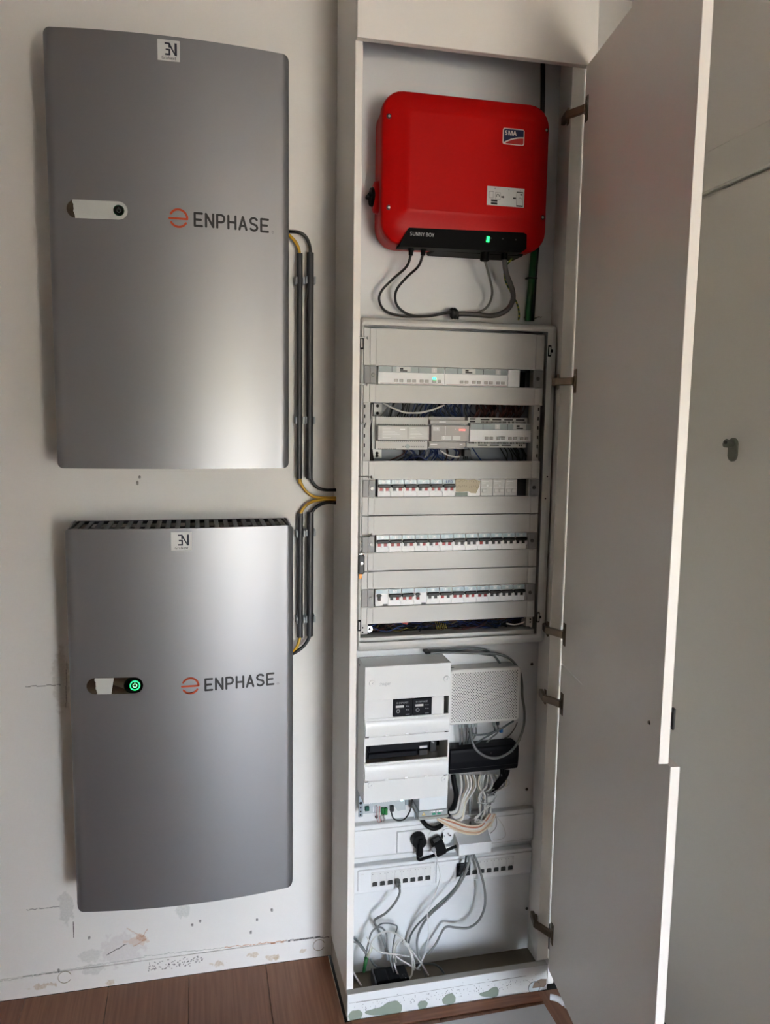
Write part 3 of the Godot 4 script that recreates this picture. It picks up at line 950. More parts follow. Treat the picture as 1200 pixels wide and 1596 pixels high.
# ---------- solar inverter ----------
func build_inverter():
	var t := thing("solar_inverter", "glossy red solar inverter with black lower strip, hung high in the cabinet", "inverter")
	var red := mat("red plastic", Color(0.70, 0.035, 0.03), 0.4)
	red.metallic_specular = 0.25
	var redb := red
	var black := mat("inverter black", Color(0.028, 0.028, 0.03), 0.5)
	black.metallic_specular = 0.2
	var x0 := 0.4389
	var x1 := 0.8676
	var y0 := 2.0048
	var y1 := 2.3602
	# rear shell
	var st := S()
	loft(st, [rrect(x0 + 0.006, x1 - 0.004, y0 + 0.004, y1 - 0.006, 0.052, ZB + 0.012), rrect(x0 + 0.006, x1 - 0.001, y0 + 0.0, y1 - 0.002, 0.052, ZB + 0.05), rrect(x0 + 0.002, x1 - 0.001, y0 + 0.0, y1 - 0.002, 0.052, 0.200)], true, true, [0, 0])
	obj("rear_shell", st, redb, t)
	# front cover: rounded rim rising to a raised field
	var px0 := 0.4974
	var px1 := 0.8205
	var py1 := 2.3134
	var py0 := 2.0788
	st = S()
	loft(st, [
		rrect(x0, x1, y0, y1, 0.052, 0.2015),
		rrect(x0, x1, y0, y1, 0.052, 0.216),
		rrect(x0 + 0.001, x1 - 0.001, y0 + 0.001, y1 - 0.001, 0.051, 0.2225),
		rrect(x0 + 0.004, x1 - 0.004, y0 + 0.004, y1 - 0.004, 0.048, 0.2265),
		rrect(lerpf(x0, px0, 0.55), lerpf(x1, px1, 0.55), lerpf(y0, py0, 0.55), lerpf(y1, py1, 0.55), 0.030, 0.2345),
		rrect(px0 - 0.004, px1 + 0.004, py0 - 0.004, py1 + 0.004, 0.010, 0.2420),
		rrect(px0, px1, py0, py1, 0.008, 0.2442),
		rrect(px0 + 0.006, px1 - 0.006, py0 + 0.006, py1 - 0.006, 0.006, 0.2450)], true, true, [0, 0, 0, 0, 0, 0, 0])
	obj("front_cover", st, red, t)
	# black connection strip set into the lower rim
	var sp := PackedVector2Array([
		Vector2(0.4825, 1.9974), Vector2(0.5011, 2.0346), Vector2(0.5058, 2.0424),
		Vector2(0.6577, 2.0462), Vector2(0.8030, 2.0494), Vector2(0.8109, 2.0452),
		Vector2(0.8114, 2.0109), Vector2(0.7979, 2.0008), Vector2(0.6590, 1.9996)])
	st = S()
	slab(st, sp, 0.200, 0.2385)
	var strip := obj("connection_strip", st, black, t)
	st = S()
	bb(st, Vector3(0.5803, y0 - 0.006, ZB + 0.02), Vector3(0.8175, y0 + 0.006, 0.205), 0.003)
	obj("connection_tray", st, black, t)
	words("SUNNY BOY", 0.0082, Vector3(0.5180, 2.0283, 0.2392) + Vector3(0.021, 0, 0), mat("pale print", Color(0.72, 0.72, 0.72), 0.5), strip, "model_name", "Droid Sans", false, false)
	st = S()
	var lp := Vector3(0.7082, 2.0273, 0.2390)
	bx(st, lp, Vector3(0.0075, 0.014, 0.0016), 0.0006, Basis(Vector3(0, 0, 1), -0.12))
	obj("status_light", st, glow("green led", Color(0.10, 0.90, 0.32), 1.8), strip)
	st = S()
	for q in [[765, 371], [783.5, 372], [804, 373.5]]:
		var c := strip_point(q[0], q[1])
		bx(st, c, Vector3(0.0045, 0.0030, 0.0006))
	obj("status_icon", st, mat("dim print", Color(0.17, 0.17, 0.18), 0.6), strip)
	# cover screws
	for q in [Vector3(0.4545, 2.2966, 0.2300), Vector3(0.4570, 2.0875, 0.2300), Vector3(0.8569, 2.3018, 0.2275), Vector3(0.8550, 2.0914, 0.2300)]:
		st = S()
		cyl(st, q + Vector3(0, 0, -0.004), q + Vector3(0, 0, 0.0012), 0.0062, 18)
		obj("screw_recess", st, mat("dark red", Color(0.22, 0.02, 0.02), 0.5), t)
		st = S()
		cyl(st, q, q + Vector3(0, 0, 0.0022), 0.0037, 14, 0.0030)
		obj("screw", st, mat("bright steel", Color(0.70, 0.70, 0.69), 0.25, 0.9), t)
	# rotary switch in its red housing on the left flank
	st = S()
	var sw := Vector3(0.4446, 2.1246, 0.1700)
	loft(st, [yz_ring(x0 + 0.004, sw, 0.032, 0.040), yz_ring(x0 - 0.006, sw, 0.028, 0.037), yz_ring(x0 - 0.009, sw, 0.020, 0.030)], true, true, [0, 0])
	var hs := obj("switch_housing", st, redb, t)
	st = S()
	cyl(st, Vector3(x0 - 0.006, sw.y, sw.z), Vector3(x0 - 0.016, sw.y, sw.z), 0.024, 22, 0.021)
	bx(st, Vector3(x0 - 0.019, sw.y + 0.001, sw.z + 0.004), Vector3(0.012, 0.010, 0.036), 0.003)
	obj("switch_knob", st, black, hs)
	st = S()
	bx(st, Vector3(x1 + 0.001, 2.1461, 0.19), Vector3(0.005, 0.007, 0.006), 0.001)
	obj("side_stud", st, black, t)
	# maker's badge: blue field over a red swoosh with a pale border
	var z := 0.2452
	var bx0 := 0.7364
	var bx1 := 0.7924
	var by1 := 2.2913
	var by0 := 2.2532
	st = S()
	var outline := PackedVector2Array()
	for v in rrect(bx0, bx1, by0, by1, 0.005, 0.0, 4): outline.append(Vector2(v.x, v.y))
	slab(st, outline, z, z + 0.0006)
	var badge := obj("badge", st, mat("badge border", Color(0.83, 0.78, 0.75), 0.4), t)
	var w := bx1 - bx0
	var h := by1 - by0
	var blue := PackedVector2Array([Vector2(bx0 + 0.0022, by0 + 0.005), Vector2(bx0 + 0.0022, by1 - 0.005), Vector2(bx0 + 0.005, by1 - 0.0022), Vector2(bx1 - 0.0022, by1 - 0.0022), Vector2(bx1 - 0.0022, by0 + h * 0.52)])
	var redp := PackedVector2Array([Vector2(bx0 + 0.007, by0 + 0.0022), Vector2(bx1 - 0.005, by0 + 0.0022), Vector2(bx1 - 0.0022, by0 + 0.005), Vector2(bx1 - 0.0022, by0 + h * 0.44)])
	for k in range(1, 9):
		var s := k / 8.0
		var yy := by0 + h * (0.52 - 0.40 * s * s)
		var x := lerpf(bx1 - 0.0022, bx0 + 0.0022, s)
		blue.append(Vector2(x, yy))
		if k < 8: redp.append(Vector2(x + 0.001, maxf(yy - h * 0.08, by0 + 0.0023)))
	st = S()
	slab(st, blue, z + 0.0006, z + 0.0009)
	obj("badge_field", st, mat("badge blue", Color(0.035, 0.085, 0.26), 0.4), badge)
	st = S()
	slab(st, redp, z + 0.0006, z + 0.0009)
	obj("badge_swoosh", st, mat("badge red", Color(0.72, 0.08, 0.06), 0.4), badge)
	words("SMA", 0.0105, Vector3(bx0 + w * 0.36, by1 - h * 0.30, z + 0.0012), mat("badge border"), badge, "badge_name", "Droid Sans", true, false)
	# white instruction sticker with pictograms
	var tx0 := 0.7001
	var tx1 := 0.7974
	var ty1 := 2.1523
	var ty0 := 2.1075
	var ko := obj("instruction_sticker", box(tx0, tx1, ty0, ty1, z, z + 0.0004), mat("sticker grey", Color(0.78, 0.785, 0.78), 0.5), t)
	var ink := mat("black print", Color(0.06, 0.055, 0.06), 0.5)
	var tp := func(u, v): return Vector3(lerpf(tx0, tx1, u), lerpf(ty1, ty0, v), z + 0.0006)
	st = S()
	for f in [[0.05, 0.27, 0.17, 0.62], [0.22, 0.30, 0.36, 0.66], [0.79, 0.20, 0.97, 0.97]]:
		var a: Vector3 = tp.call(f[0], f[1])
		var b: Vector3 = tp.call(f[2], f[3])
		for e in [[a.x, a.x + 0.0006, a.y, b.y], [b.x - 0.0006, b.x, a.y, b.y], [a.x, b.x, a.y, a.y - 0.0006], [a.x, b.x, b.y + 0.0006, b.y]]:
			bb(st, Vector3(e[0], e[2], a.z - 0.0002), Vector3(e[1], e[3], a.z))
	for f in [[0.38, 0.48, 0.43, 0.56], [0.70, 0.50, 0.75, 0.58], [0.11, 0.70, 0.28, 0.80], [0.11, 0.84, 0.28, 0.95], [0.79, 0.18, 0.97, 0.23], [0.79, 0.90, 0.97, 0.97], [0.89, 0.29, 0.95, 0.36], [0.20, 0.08, 0.22, 0.11], [0.57, 0.10, 0.59, 0.13], [0.88, 0.10, 0.90, 0.13]]:
		bb(st, tp.call(f[0], f[1]) - Vector3(0, 0, 0.0002), tp.call(f[2], f[3]))
	for f in [[0.43, 0.52], [0.75, 0.54]]:
		var c: Vector3 = tp.call(f[0], f[1])
		tri(st, c + Vector3(0, 0.0032, 0), c + Vector3(0, -0.0032, 0), c + Vector3(0.0035, 0, 0), c - Vector3(0, 0, 1))
	ring(st, tp.call(0.29, 0.49) - Vector3(0, 0, 0.0003), 0.0030, 0.0046, 0.0003, 18, -0.5, 3.9)
	ring(st, tp.call(0.89, 0.60) - Vector3(0, 0, 0.0003), 0.0042, 0.0049, 0.0003, 18, 0.2, 2.8)
	obj("sticker_print", st, ink, ko)
	# what plugs in below
	inverter_cables()

func strip_point(u: float, v: float) -> Vector3:
	var a := Vector3(0.6738, 2.0298, 0.2388)
	var b := Vector3(0.7922, 2.0310, 0.2388)
	return a + (b - a) * (u - 740.0) / 70.0 + Vector3(0, -0.0014 * (v - (370.0 + (u - 740.0) * 4.0 / 70.0)), 0)

func yz_ring(x: float, c: Vector3, rz: float, ry: float) -> PackedVector3Array:
	var out := PackedVector3Array()
	for k in 24:
		var a := TAU * k / 24
		out.append(Vector3(x, c.y + sin(a) * ry, c.z + cos(a) * rz))
	return out

func inverter_cables():
	var blk := mat("cable brown black", Color(0.085, 0.075, 0.07), 0.45)
	var plug := mat("inverter black")
	for q in [
		["solar_cable", "thin black solar cable plugged in at the inverter's left end, making the wider loop",
			Vector3(0.5185, 2.0097, 0.2150), Vector3(0.5174, 1.9822, 0.2150), [Vector3(0.5173, 1.9837, 0.2150), Vector3(0.5106, 1.9575, 0.2050), Vector3(0.4825, 1.9298, 0.1750), Vector3(0.4572, 1.9018, 0.1650), Vector3(0.4531, 1.8793, 0.1550), Vector3(0.4708, 1.8559, 0.1450), Vector3(0.5144, 1.8455, 0.1400), Vector3(0.5829, 1.8467, 0.1400), Vector3(0.6245, 1.8544, 0.1450), Vector3(0.6478, 1.8599, 0.1480)]],
		["solar_cable", "thin black solar cable plugged in second at the inverter's left end",
			Vector3(0.5495, 2.0116, 0.2150), Vector3(0.5484, 1.9840, 0.2150), [Vector3(0.5484, 1.9855, 0.2150), Vector3(0.5402, 1.9591, 0.2050), Vector3(0.5197, 1.9369, 0.1720), Vector3(0.4982, 1.9093, 0.1600), Vector3(0.4960, 1.8851, 0.1500), Vector3(0.5077, 1.8639, 0.1450), Vector3(0.5399, 1.8482, 0.1400), Vector3(0.5863, 1.8470, 0.1460), Vector3(0.6264, 1.8555, 0.1500), Vector3(0.6496, 1.8610, 0.1530)]]]:
		var t := thing(q[0], q[1], "cable", Vector3.ZERO, "black solar cables below the inverter")
		var st := S()
		tube(st, curve(q[4], 7), 0.0032, 9)
		obj("lead", st, blk, t)
		st = S()
		cyl(st, q[2], q[3], 0.0072, 14, 0.0055)
		cyl(st, q[2] + (q[3] - q[2]) * 0.45, q[2] + (q[3] - q[2]) * 0.55, 0.0084, 14)
		obj("plug", st, plug, t)
	for q in [
		["data_cable", "thin grey cable hanging from the inverter's wide gland", Vector3(0.7097, 2.0071, 0.2160), Vector3(0.7089, 1.9790, 0.2160), 0.0115, 0.0030,
			[Vector3(0.7109, 1.9849, 0.2100), Vector3(0.7279, 1.9465, 0.2000), Vector3(0.7489, 1.9120, 0.1700), Vector3(0.7467, 1.8829, 0.1550), Vector3(0.7285, 1.8650, 0.1480), Vector3(0.6906, 1.8554, 0.1460), Vector3(0.6549, 1.8537, 0.1480)], Color(0.40, 0.39, 0.37)],
		["mains_cable", "thick grey mains cable curving from the inverter's right gland", Vector3(0.7610, 2.0086, 0.2160), Vector3(0.7618, 1.9851, 0.2160), 0.0088, 0.0066,
			[Vector3(0.7641, 1.9895, 0.2100), Vector3(0.7724, 1.9559, 0.2050), Vector3(0.7975, 1.9203, 0.1850), Vector3(0.8043, 1.8928, 0.1750), Vector3(0.7922, 1.8676, 0.1630), Vector3(0.7583, 1.8539, 0.1550), Vector3(0.7097, 1.8555, 0.1520), Vector3(0.6676, 1.8554, 0.1520), Vector3(0.6433, 1.8495, 0.1520)], Color(0.27, 0.26, 0.25)]]:
		var t := thing(q[0], q[1], "cable")
		var st := S()
		tube(st, curve(q[6], 7), q[5], 10)
		obj("lead", st, mat(q[0] + " grey", q[7], 0.5), t)
		st = S()
		cyl(st, q[2], q[3], q[4] * 0.8, 16)
		cyl(st, q[2] + (q[3] - q[2]) * 0.25, q[2] + (q[3] - q[2]) * 0.95, q[4], 8)
		obj("gland", st, plug, t)
	var st := S()
	for k in 5:
		var c := Vector3(0.6519, 1.8547, 0.1520) + Vector3(0.0035 * (k - 2), 0.002 * (k % 2), 0)
		tube(st, PackedVector3Array([c + Vector3(-0.002, 0.011, 0.002), c + Vector3(0.0, 0.004, 0.010), c + Vector3(0.002, -0.008, 0.007), c + Vector3(0.004, -0.012, 0.0)]), 0.0032, 7)
	tag(obj("tape_wrap", st, mat("black tape", Color(0.05, 0.05, 0.05), 0.4)), "black tape wrap gathering the cables below the inverter", "tape")
	cable("earth_wire", [Vector3(0.8083, 2.0182, 0.1800), Vector3(0.7970, 1.9960, 0.1750), Vector3(0.7829, 1.9739, 0.1680), Vector3(0.7871, 1.9462, 0.1600), Vector3(0.8074, 1.9173, 0.1520), Vector3(0.8289, 1.8878, 0.1460), Vector3(0.8370, 1.8620, 0.1420), Vector3(0.8365, 1.8472, 0.1400)], 0.0024, stripes("earth stripes", Color(0.12, 0.30, 0.10), Color(0.72, 0.68, 0.16)), "thin green-yellow earth wire hanging below the inverter", "wire")
	st = S()
	var t := thing("green_conduit", "bright green conduit rising behind the inverter's right edge", "conduit")
	tube(st, PackedVector3Array([Vector3(0.8804, 2.0492, 0.1260), Vector3(0.8764, 1.9660, 0.1260), Vector3(0.8699, 1.8484, 0.1260)]), 0.0088, 14)
	obj("pipe", st, mat("green pipe", Color(0.02, 0.36, 0.16), 0.4), t)
	st = S()
	tube(st, PackedVector3Array([Vector3(0.8899, 2.0440, 0.1215), Vector3(0.8858, 1.9639, 0.1215), Vector3(0.8829, 1.8494, 0.1215)]), 0.0065, 12)
	tag(obj("black_conduit", st, mat("conduit black", Color(0.06, 0.06, 0.065), 0.5)), "black conduit alongside the bright green conduit", "conduit")
	st = S()
	ring_band(st, Vector3(0.8750, 1.9594, 0.1255), 0.0145, 0.004)
	obj("cable_tie", st, mat("conduit black"), t)
	st = S()
	tube(st, PackedVector3Array([Vector3(0.8846, 2.5058, 0.1280), Vector3(0.8874, 2.4369, 0.1280), Vector3(0.8895, 2.3418, 0.1280), Vector3(0.8907, 2.1806, 0.1280)]), 0.0062, 12)
	tag(obj("black_riser_cable", st, mat("conduit black")), "black cable dropping from the cabinet top behind the inverter", "cable")

func ring_band(st: SurfaceTool, c: Vector3, r: float, h: float):
	bx(st, c, Vector3(r * 2.0, h, 0.021), 0.002)

func stripes(n: String, a: Color, b: Color) -> StandardMaterial3D:
	if M.has(n): return M[n]
	var im := Image.create(8, 8, false, Image.FORMAT_RGB8)
	for y in 8:
		for x in 8: im.set_pixel(x, y, a if y < 5 else b)
	var m := tri_mat(n, ImageTexture.create_from_image(im), Vector3(90, 90, 90), 0.45)
	return m

# ---------- distribution board ----------
const PZ := 0.196     # face of the cover plates
const DX0 := 0.4435   # first breaker edge
const DW := 0.03450   # breaker pitch
const PX0 := 0.4065   # cover plates, left and right
const PX1 := 0.8885

func build_board():
	var metal := mat("board grey", Color(0.80, 0.795, 0.78), 0.45)
	var t := thing("distribution_board", "flush grey distribution board with five rows of switchgear in the cabinet", "switchboard")
	const FZ := 0.2120
	var fx0 := 0.3938
	var fx1 := 0.9189
	var fy0 := 0.9820
	var fy1 := 1.8299
	var ix0 := 0.4020
	var ix1 := 0.8905
	var iy0 := 1.0073
	var iy1 := 1.8118
	# bevelled outer frame
	var st := S()
	loft(st, [rrect(fx0, fx1, fy0, fy1, 0.010, ZB + 0.0004), rrect(fx0, fx1, fy0, fy1, 0.010, FZ - 0.012), rrect(fx0 + 0.003, fx1 - 0.004, fy0 + 0.006, fy1 - 0.004, 0.009, FZ - 0.003), rrect(fx0 + 0.005, fx1 - 0.016, fy0 + 0.016, fy1 - 0.011, 0.006, FZ), rrect(ix0, ix1, iy0, iy1, 0.002, FZ), rrect(ix0, ix1, iy0, iy1, 0.002, FZ - 0.004)], false, false, [0, 0, 0, -1, -1])
	obj("frame", st, metal, t)
	# inner box: back plate, painted slot shade
	var inn := mat("inner steel", Color(0.52, 0.54, 0.57), 0.5)
	obj("back_plate", box(0.395, 0.905, 1.0, 1.815, ZB + 0.0006, ZB + 0.006), inn, t)
	obj("slot_shade", box(0.412, 0.880, 1.000, 1.075, 0.1206, 0.130), mat("shade black", Color(0.05, 0.055, 0.07), 0.8), t)  # black plate stands in for the shade inside the slot
	obj("sill", box(0.402, 0.8895, 1.0020, 1.0170, 0.150, 0.197, 0.001), metal, t)
	# mounting uprights with slots left and right
	for s in [0, 1]:
		var x := 0.4080 if s == 0 else 0.8680
		st = S()
		bb(st, Vector3(x, 1.0240, 0.155), Vector3(x + 0.0185, 1.808, 0.1895), 0.0008)
		var up := obj("upright", st, mat("upright steel", Color(0.74, 0.735, 0.72), 0.45), t)
		st = S()
		var y := 1.49
		while y < 1.62:
			bx(st, Vector3(x + (0.004 if s == 0 else 0.0135), y, 0.1896), Vector3(0.003, 0.009, 0.0012))
			y += 0.0245
		obj("upright_slot", st, mat("slot black", Color(0.03, 0.03, 0.03), 0.8), up)
	# white perforated strip behind the second row
	st = S()
	bb(st, Vector3(0.4475, 1.478, 0.1206), Vector3(0.4715, 1.622, 0.126), 0.001)
	var ps := obj("perforated_strip", st, mat("strip white", Color(0.84, 0.84, 0.83), 0.4), t)
	st = S()
	for y in [1.615, 1.596, 1.492, 1.485]: cyl(st, Vector3(0.459, y, 0.1255), Vector3(0.459, y, 0.1266), 0.0042, 14)
	obj("strip_hole", st, mat("slot black"), ps)
	# rail the second row clips on to
	obj("mounting_rail", box(0.42, 0.868, 1.530, 1.565, 0.1206, 0.1275, 0.001), inn, t)
	# cover plates with their cut-outs: bottom, top, window bottom, window top, window right
	var plates := [[1.6225, 1.8060, 1.6680, 1.7145, 0.8650], [1.3370, 1.4755, 1.3830, 1.4290, 0.8590], [1.1925, 1.3345, 1.2395, 1.2860, 0.8595], [1.0520, 1.1900, 1.0970, 1.1450, 0.8595]]
	for p in plates:
		st = S()
		var wx0 := 0.4400
		var wx1: float = p[4]
		bb(st, Vector3(PX0, p[3], PZ - 0.003), Vector3(PX1, p[1], PZ), 0.0006)
		bb(st, Vector3(PX0, p[0], PZ - 0.003), Vector3(PX1, p[2], PZ), 0.0006)
		bb(st, Vector3(PX0, p[2], PZ - 0.003), Vector3(wx0, p[3], PZ))
		bb(st, Vector3(wx1, p[2], PZ - 0.003), Vector3(PX1, p[3], PZ))
		bb(st, Vector3(PX0, p[1] - 0.0008, PZ - 0.012), Vector3(PX1, p[1], PZ - 0.003))
		bb(st, Vector3(PX0, p[0], PZ - 0.012), Vector3(PX1, p[0] + 0.0008, PZ - 0.003))
		# rolled ridges along both short ends
		for rx in [0.4215, 0.8640]:
			for seg in [[p[0] + 0.0006, p[2] - 0.001], [p[3] + 0.001, p[1] - 0.0006]]:
				bb(st, Vector3(rx, seg[0], PZ), Vector3(rx + 0.0165, seg[1], PZ + 0.0030), 0.0026)
		var plate := obj("cover_plate", st, metal, t)
		for s in [0, 1]:
			var cx := 0.4305 if s == 0 else 0.8720
			var latch := S()
			var x0 := 0.4075 if s == 0 else 0.8600
			var x1 := 0.4390 if s == 0 else 0.8880
			bb(latch, Vector3(x0, p[2] + 0.001, PZ), Vector3(x1, p[3] - 0.001, PZ + 0.0032), 0.0012)
			bb(latch, Vector3(cx - 0.0085, p[2] + 0.0015, PZ + 0.003), Vector3(cx + 0.0085, p[3] - 0.0015, PZ + 0.0052), 0.0018)
			var lo := obj("latch", latch, mat("latch grey", Color(0.57, 0.565, 0.56), 0.45), plate)
			var sc := S()
			var c := Vector3(cx, (p[2] + p[3]) * 0.5, PZ + 0.005)
			cyl(sc, c, c + Vector3(0, 0, 0.0022), 0.0052, 18, 0.0045)
			bx(sc, c + Vector3(0, 0, 0.0024), Vector3(0.0070, 0.0012, 0.0006), 0.0, Basis(Vector3(0, 0, 1), 0.6))
			obj("latch_screw", sc, mat("latch screw", Color(0.36, 0.355, 0.35), 0.3, 0.7), lo)
	# hinge clips of the missing front door and the closing pins
	for q in [[0.3981, 1.7661, -1], [0.8963, 1.7634, 1], [0.3996, 1.0542, -1], [0.8925, 1.0544, 1]]:
		st = S()
		bb(st, Vector3(q[0] - 0.0045, q[1] - 0.0145, FZ - 0.001), Vector3(q[0] + 0.0045, q[1] + 0.0145, FZ + 0.002), 0.001)
		if q[2] > 0: bb(st, Vector3(q[0] + 0.0045, q[1] - 0.004, FZ - 0.001), Vector3(q[0] + 0.0095, q[1] + 0.004, FZ + 0.0015), 0.001)
		var k := obj("hinge_clip", st, mat("slot black"), t)
		st = S()
		bb(st, Vector3(q[0] - 0.0022, q[1] - 0.0105, FZ + 0.0015), Vector3(q[0] + 0.0014, q[1] + 0.0105, FZ + 0.0029), 0.0006)
		obj("clip_insert", st, metal, k)
	for q in [[Vector3(0.3924, 1.7795, 0.2160), Vector3(0.4084, 1.7793, 0.2160)], [Vector3(0.3936, 1.6668, 0.2160), Vector3(0.4082, 1.6663, 0.2160)], [Vector3(0.3947, 1.5699, 0.2160), Vector3(0.4069, 1.5693, 0.2160)], [Vector3(0.3929, 1.4382, 0.2160), Vector3(0.4250, 1.4355, 0.2040)], [Vector3(0.3954, 1.2847, 0.2160), Vector3(0.4269, 1.2872, 0.2040)]]:
		st = S()
		var q0: Vector3 = q[0]
		var q1: Vector3 = q[1]
		cyl(st, q0, q1, 0.0013, 8)
		cyl(st, q1, q1 + (q1 - q0).normalized() * 0.0035, 0.0014, 10, 0.0042)
		obj("pin", st, mat("bright steel"), t)
	for q in [Vector3(0.9035, 1.4355, 0.2125), Vector3(0.9004, 1.3774, 0.2125)]:
		st = S()
		cyl(st, q - Vector3(0, 0, 0.001), q + Vector3(0, 0, 0.0004), 0.0022, 10)
		obj("frame_hole", st, mat("slot black"), t)
	# corner plate screws at the bottom
	st = S()
	for q in [[0.413, 1.030], [0.413, 1.042], [0.880, 1.044], [0.880, 1.036]]:
		cyl(st, Vector3(q[0], q[1], 0.1890), Vector3(q[0], q[1], 0.1910), 0.0022, 8)
	obj("corner_screws", st, mat("slot black"), t)
	board_keys()
	board_rows()
	board_wires()

func board_keys():
	var t := thing("key_bunch", "small key with black head hanging at the distribution board's left edge", "key")
	var st := S()
	var c := Vector3(0.4007, 1.2149, 0.2220)
	bx(st, c, Vector3(0.0165, 0.050, 0.007), 0.003)
	obj("key_head", st, mat("black plastic", Color(0.045, 0.045, 0.05), 0.45), t)
	st = S()
	cyl(st, c + Vector3(0.001, 0.004, 0.0035), c + Vector3(0.001, 0.004, 0.0045), 0.0035, 14)
	obj("key_rivet", st, mat("bright steel"), t)
	st = S()
	bx(st, c + Vector3(-0.002, -0.030, 0), Vector3(0.008, 0.013, 0.0022), 0.0005)
	obj("key_blade", st, mat("brass", Color(0.52, 0.36, 0.20), 0.35, 0.8), t)
	st = S()
	bx(st, c + Vector3(-0.001, 0.027, 0), Vector3(0.0105, 0.006, 0.005), 0.0015)
	for k in 4:
		tube(st, curve([c + Vector3(0.0015, 0.030 + 0.007 * k, 0.0), c + Vector3(-0.0025 + 0.0015 * (k % 2), 0.034 + 0.007 * k, 0.0015), c + Vector3(0.001, 0.038 + 0.007 * k, 0)], 4), 0.0011, 6)
	tube(st, PackedVector3Array([c + Vector3(0.001, 0.056, 0.0), Vector3(0.3989, 1.2834, 0.2190), Vector3(0.4268, 1.2840, 0.2050)]), 0.0012, 6)
	obj("key_chain", st, mat("bright steel"), t)

# ----- DIN devices -----
func dev(called: String, label: String, category: String, x0: float, y0: float, group := "") -> Node3D:
	return thing(called, label, category, Vector3(x0, y0, 0.0), group)

var brk_mesh := {}
func breaker(x0: float, y0: float, letter: String, cols: String, label: String, group: String, w := DW):
	var t := dev("circuit_breaker", label, "breaker", x0, y0, group)
	var white := mat("device white", Color(0.82, 0.815, 0.80), 0.45)
	var h := 0.0445
	var z := PZ + 0.002
	if not brk_mesh.has("body"):
		var st := S()
		bb(st, Vector3(0.0003, 0, 0.150), Vector3(w - 0.0003, h, z), 0.0006)
		# white fingers between the switch windows
		for x in [0.0003, 0.0142, 0.0306]:
			bb(st, Vector3(x, 0.012, z), Vector3(x + 0.0052 if x > 0.001 else 0.0034, 0.0235, z + 0.0022), 0.0005)
		st.generate_normals()
		brk_mesh["body"] = st.commit()
		st = S()
		bb(st, Vector3(0.0012, 0.0325, z), Vector3(w - 0.0012, h - 0.0012, z + 0.0012), 0.0004)
		st.generate_normals()
		brk_mesh["tag"] = st.commit()
		st = S()
		bb(st, Vector3(0.0006, 0.0232, z), Vector3(w - 0.0006, 0.0322, z + 0.0078), 0.0022)
		st.generate_normals()
		brk_mesh["bar"] = st.commit()
		for k in 2:
			st = S()
			var x := 0.0052 + 0.0158 * k
			bb(st, Vector3(x, 0.0150, z), Vector3(x + 0.0078, 0.0232, z + 0.0010))
			st.generate_normals()
			brk_mesh["win%d" % k] = st.commit()
		st = S()
		bb(st, Vector3(0.0052, 0.0012, z), Vector3(0.0105, 0.0020, z + 0.0003))
		bb(st, Vector3(0.0055, 0.0040, z), Vector3(0.0085, 0.0046, z + 0.0003))
		bb(st, Vector3(0.0050, 0.0060, z), Vector3(0.0066, 0.0075, z + 0.0003))
		bb(st, Vector3(0.0305, 0.0050, z), Vector3(0.0317, 0.0085, z + 0.0003))
		bb(st, Vector3(0.0168, 0.0010, z), Vector3(0.0172, 0.0115, z + 0.0002))
		for x in [0.0160, 0.0322]: bb(st, Vector3(x, 0.0165, z + 0.0022), Vector3(x + 0.0014, 0.0182, z + 0.0025))
		st.generate_normals()
		brk_mesh["marks"] = st.commit()
	var body := obj("body", brk_mesh["body"], white, t)
	obj("printed_marks", brk_mesh["marks"], mat("fine print", Color(0.38, 0.37, 0.36), 0.6), body)
	var tagp := obj("label_window", brk_mesh["tag"], mat("label blue", Color(0.70, 0.77, 0.80), 0.25), t)
	obj("toggle_bar", brk_mesh["bar"], mat("toggle black", Color(0.045, 0.045, 0.055), 0.45), t)
	for k in 2:
		obj("switch_window", brk_mesh["win%d" % k], mat("window red", Color(0.60, 0.06, 0.08), 0.4) if cols[k] == "r" else mat("window dark", Color(0.10, 0.08, 0.09), 0.4), t)
	if letter == "LED":
		words(letter, 0.0078, Vector3(w * 0.5, 0.0378, z + 0.0016), mat("blue pen", Color(0.06, 0.22, 0.55), 0.5), tagp, "handwriting", "Droid Sans", true, false)
	elif letter:
		var st := S()
		bb(st, Vector3(w * 0.5 - 0.006, 0.0335, z + 0.0012), Vector3(w * 0.5 + 0.006, h - 0.0022, z + 0.0015))
		obj("letter_tag", st, mat("tag pale", Color(0.80, 0.84, 0.85), 0.4), tagp)
		words(letter, 0.0056, Vector3(w * 0.5, 0.0380, z + 0.0019), mat("fine print"), tagp, "letter", "Droid Sans", true, false)

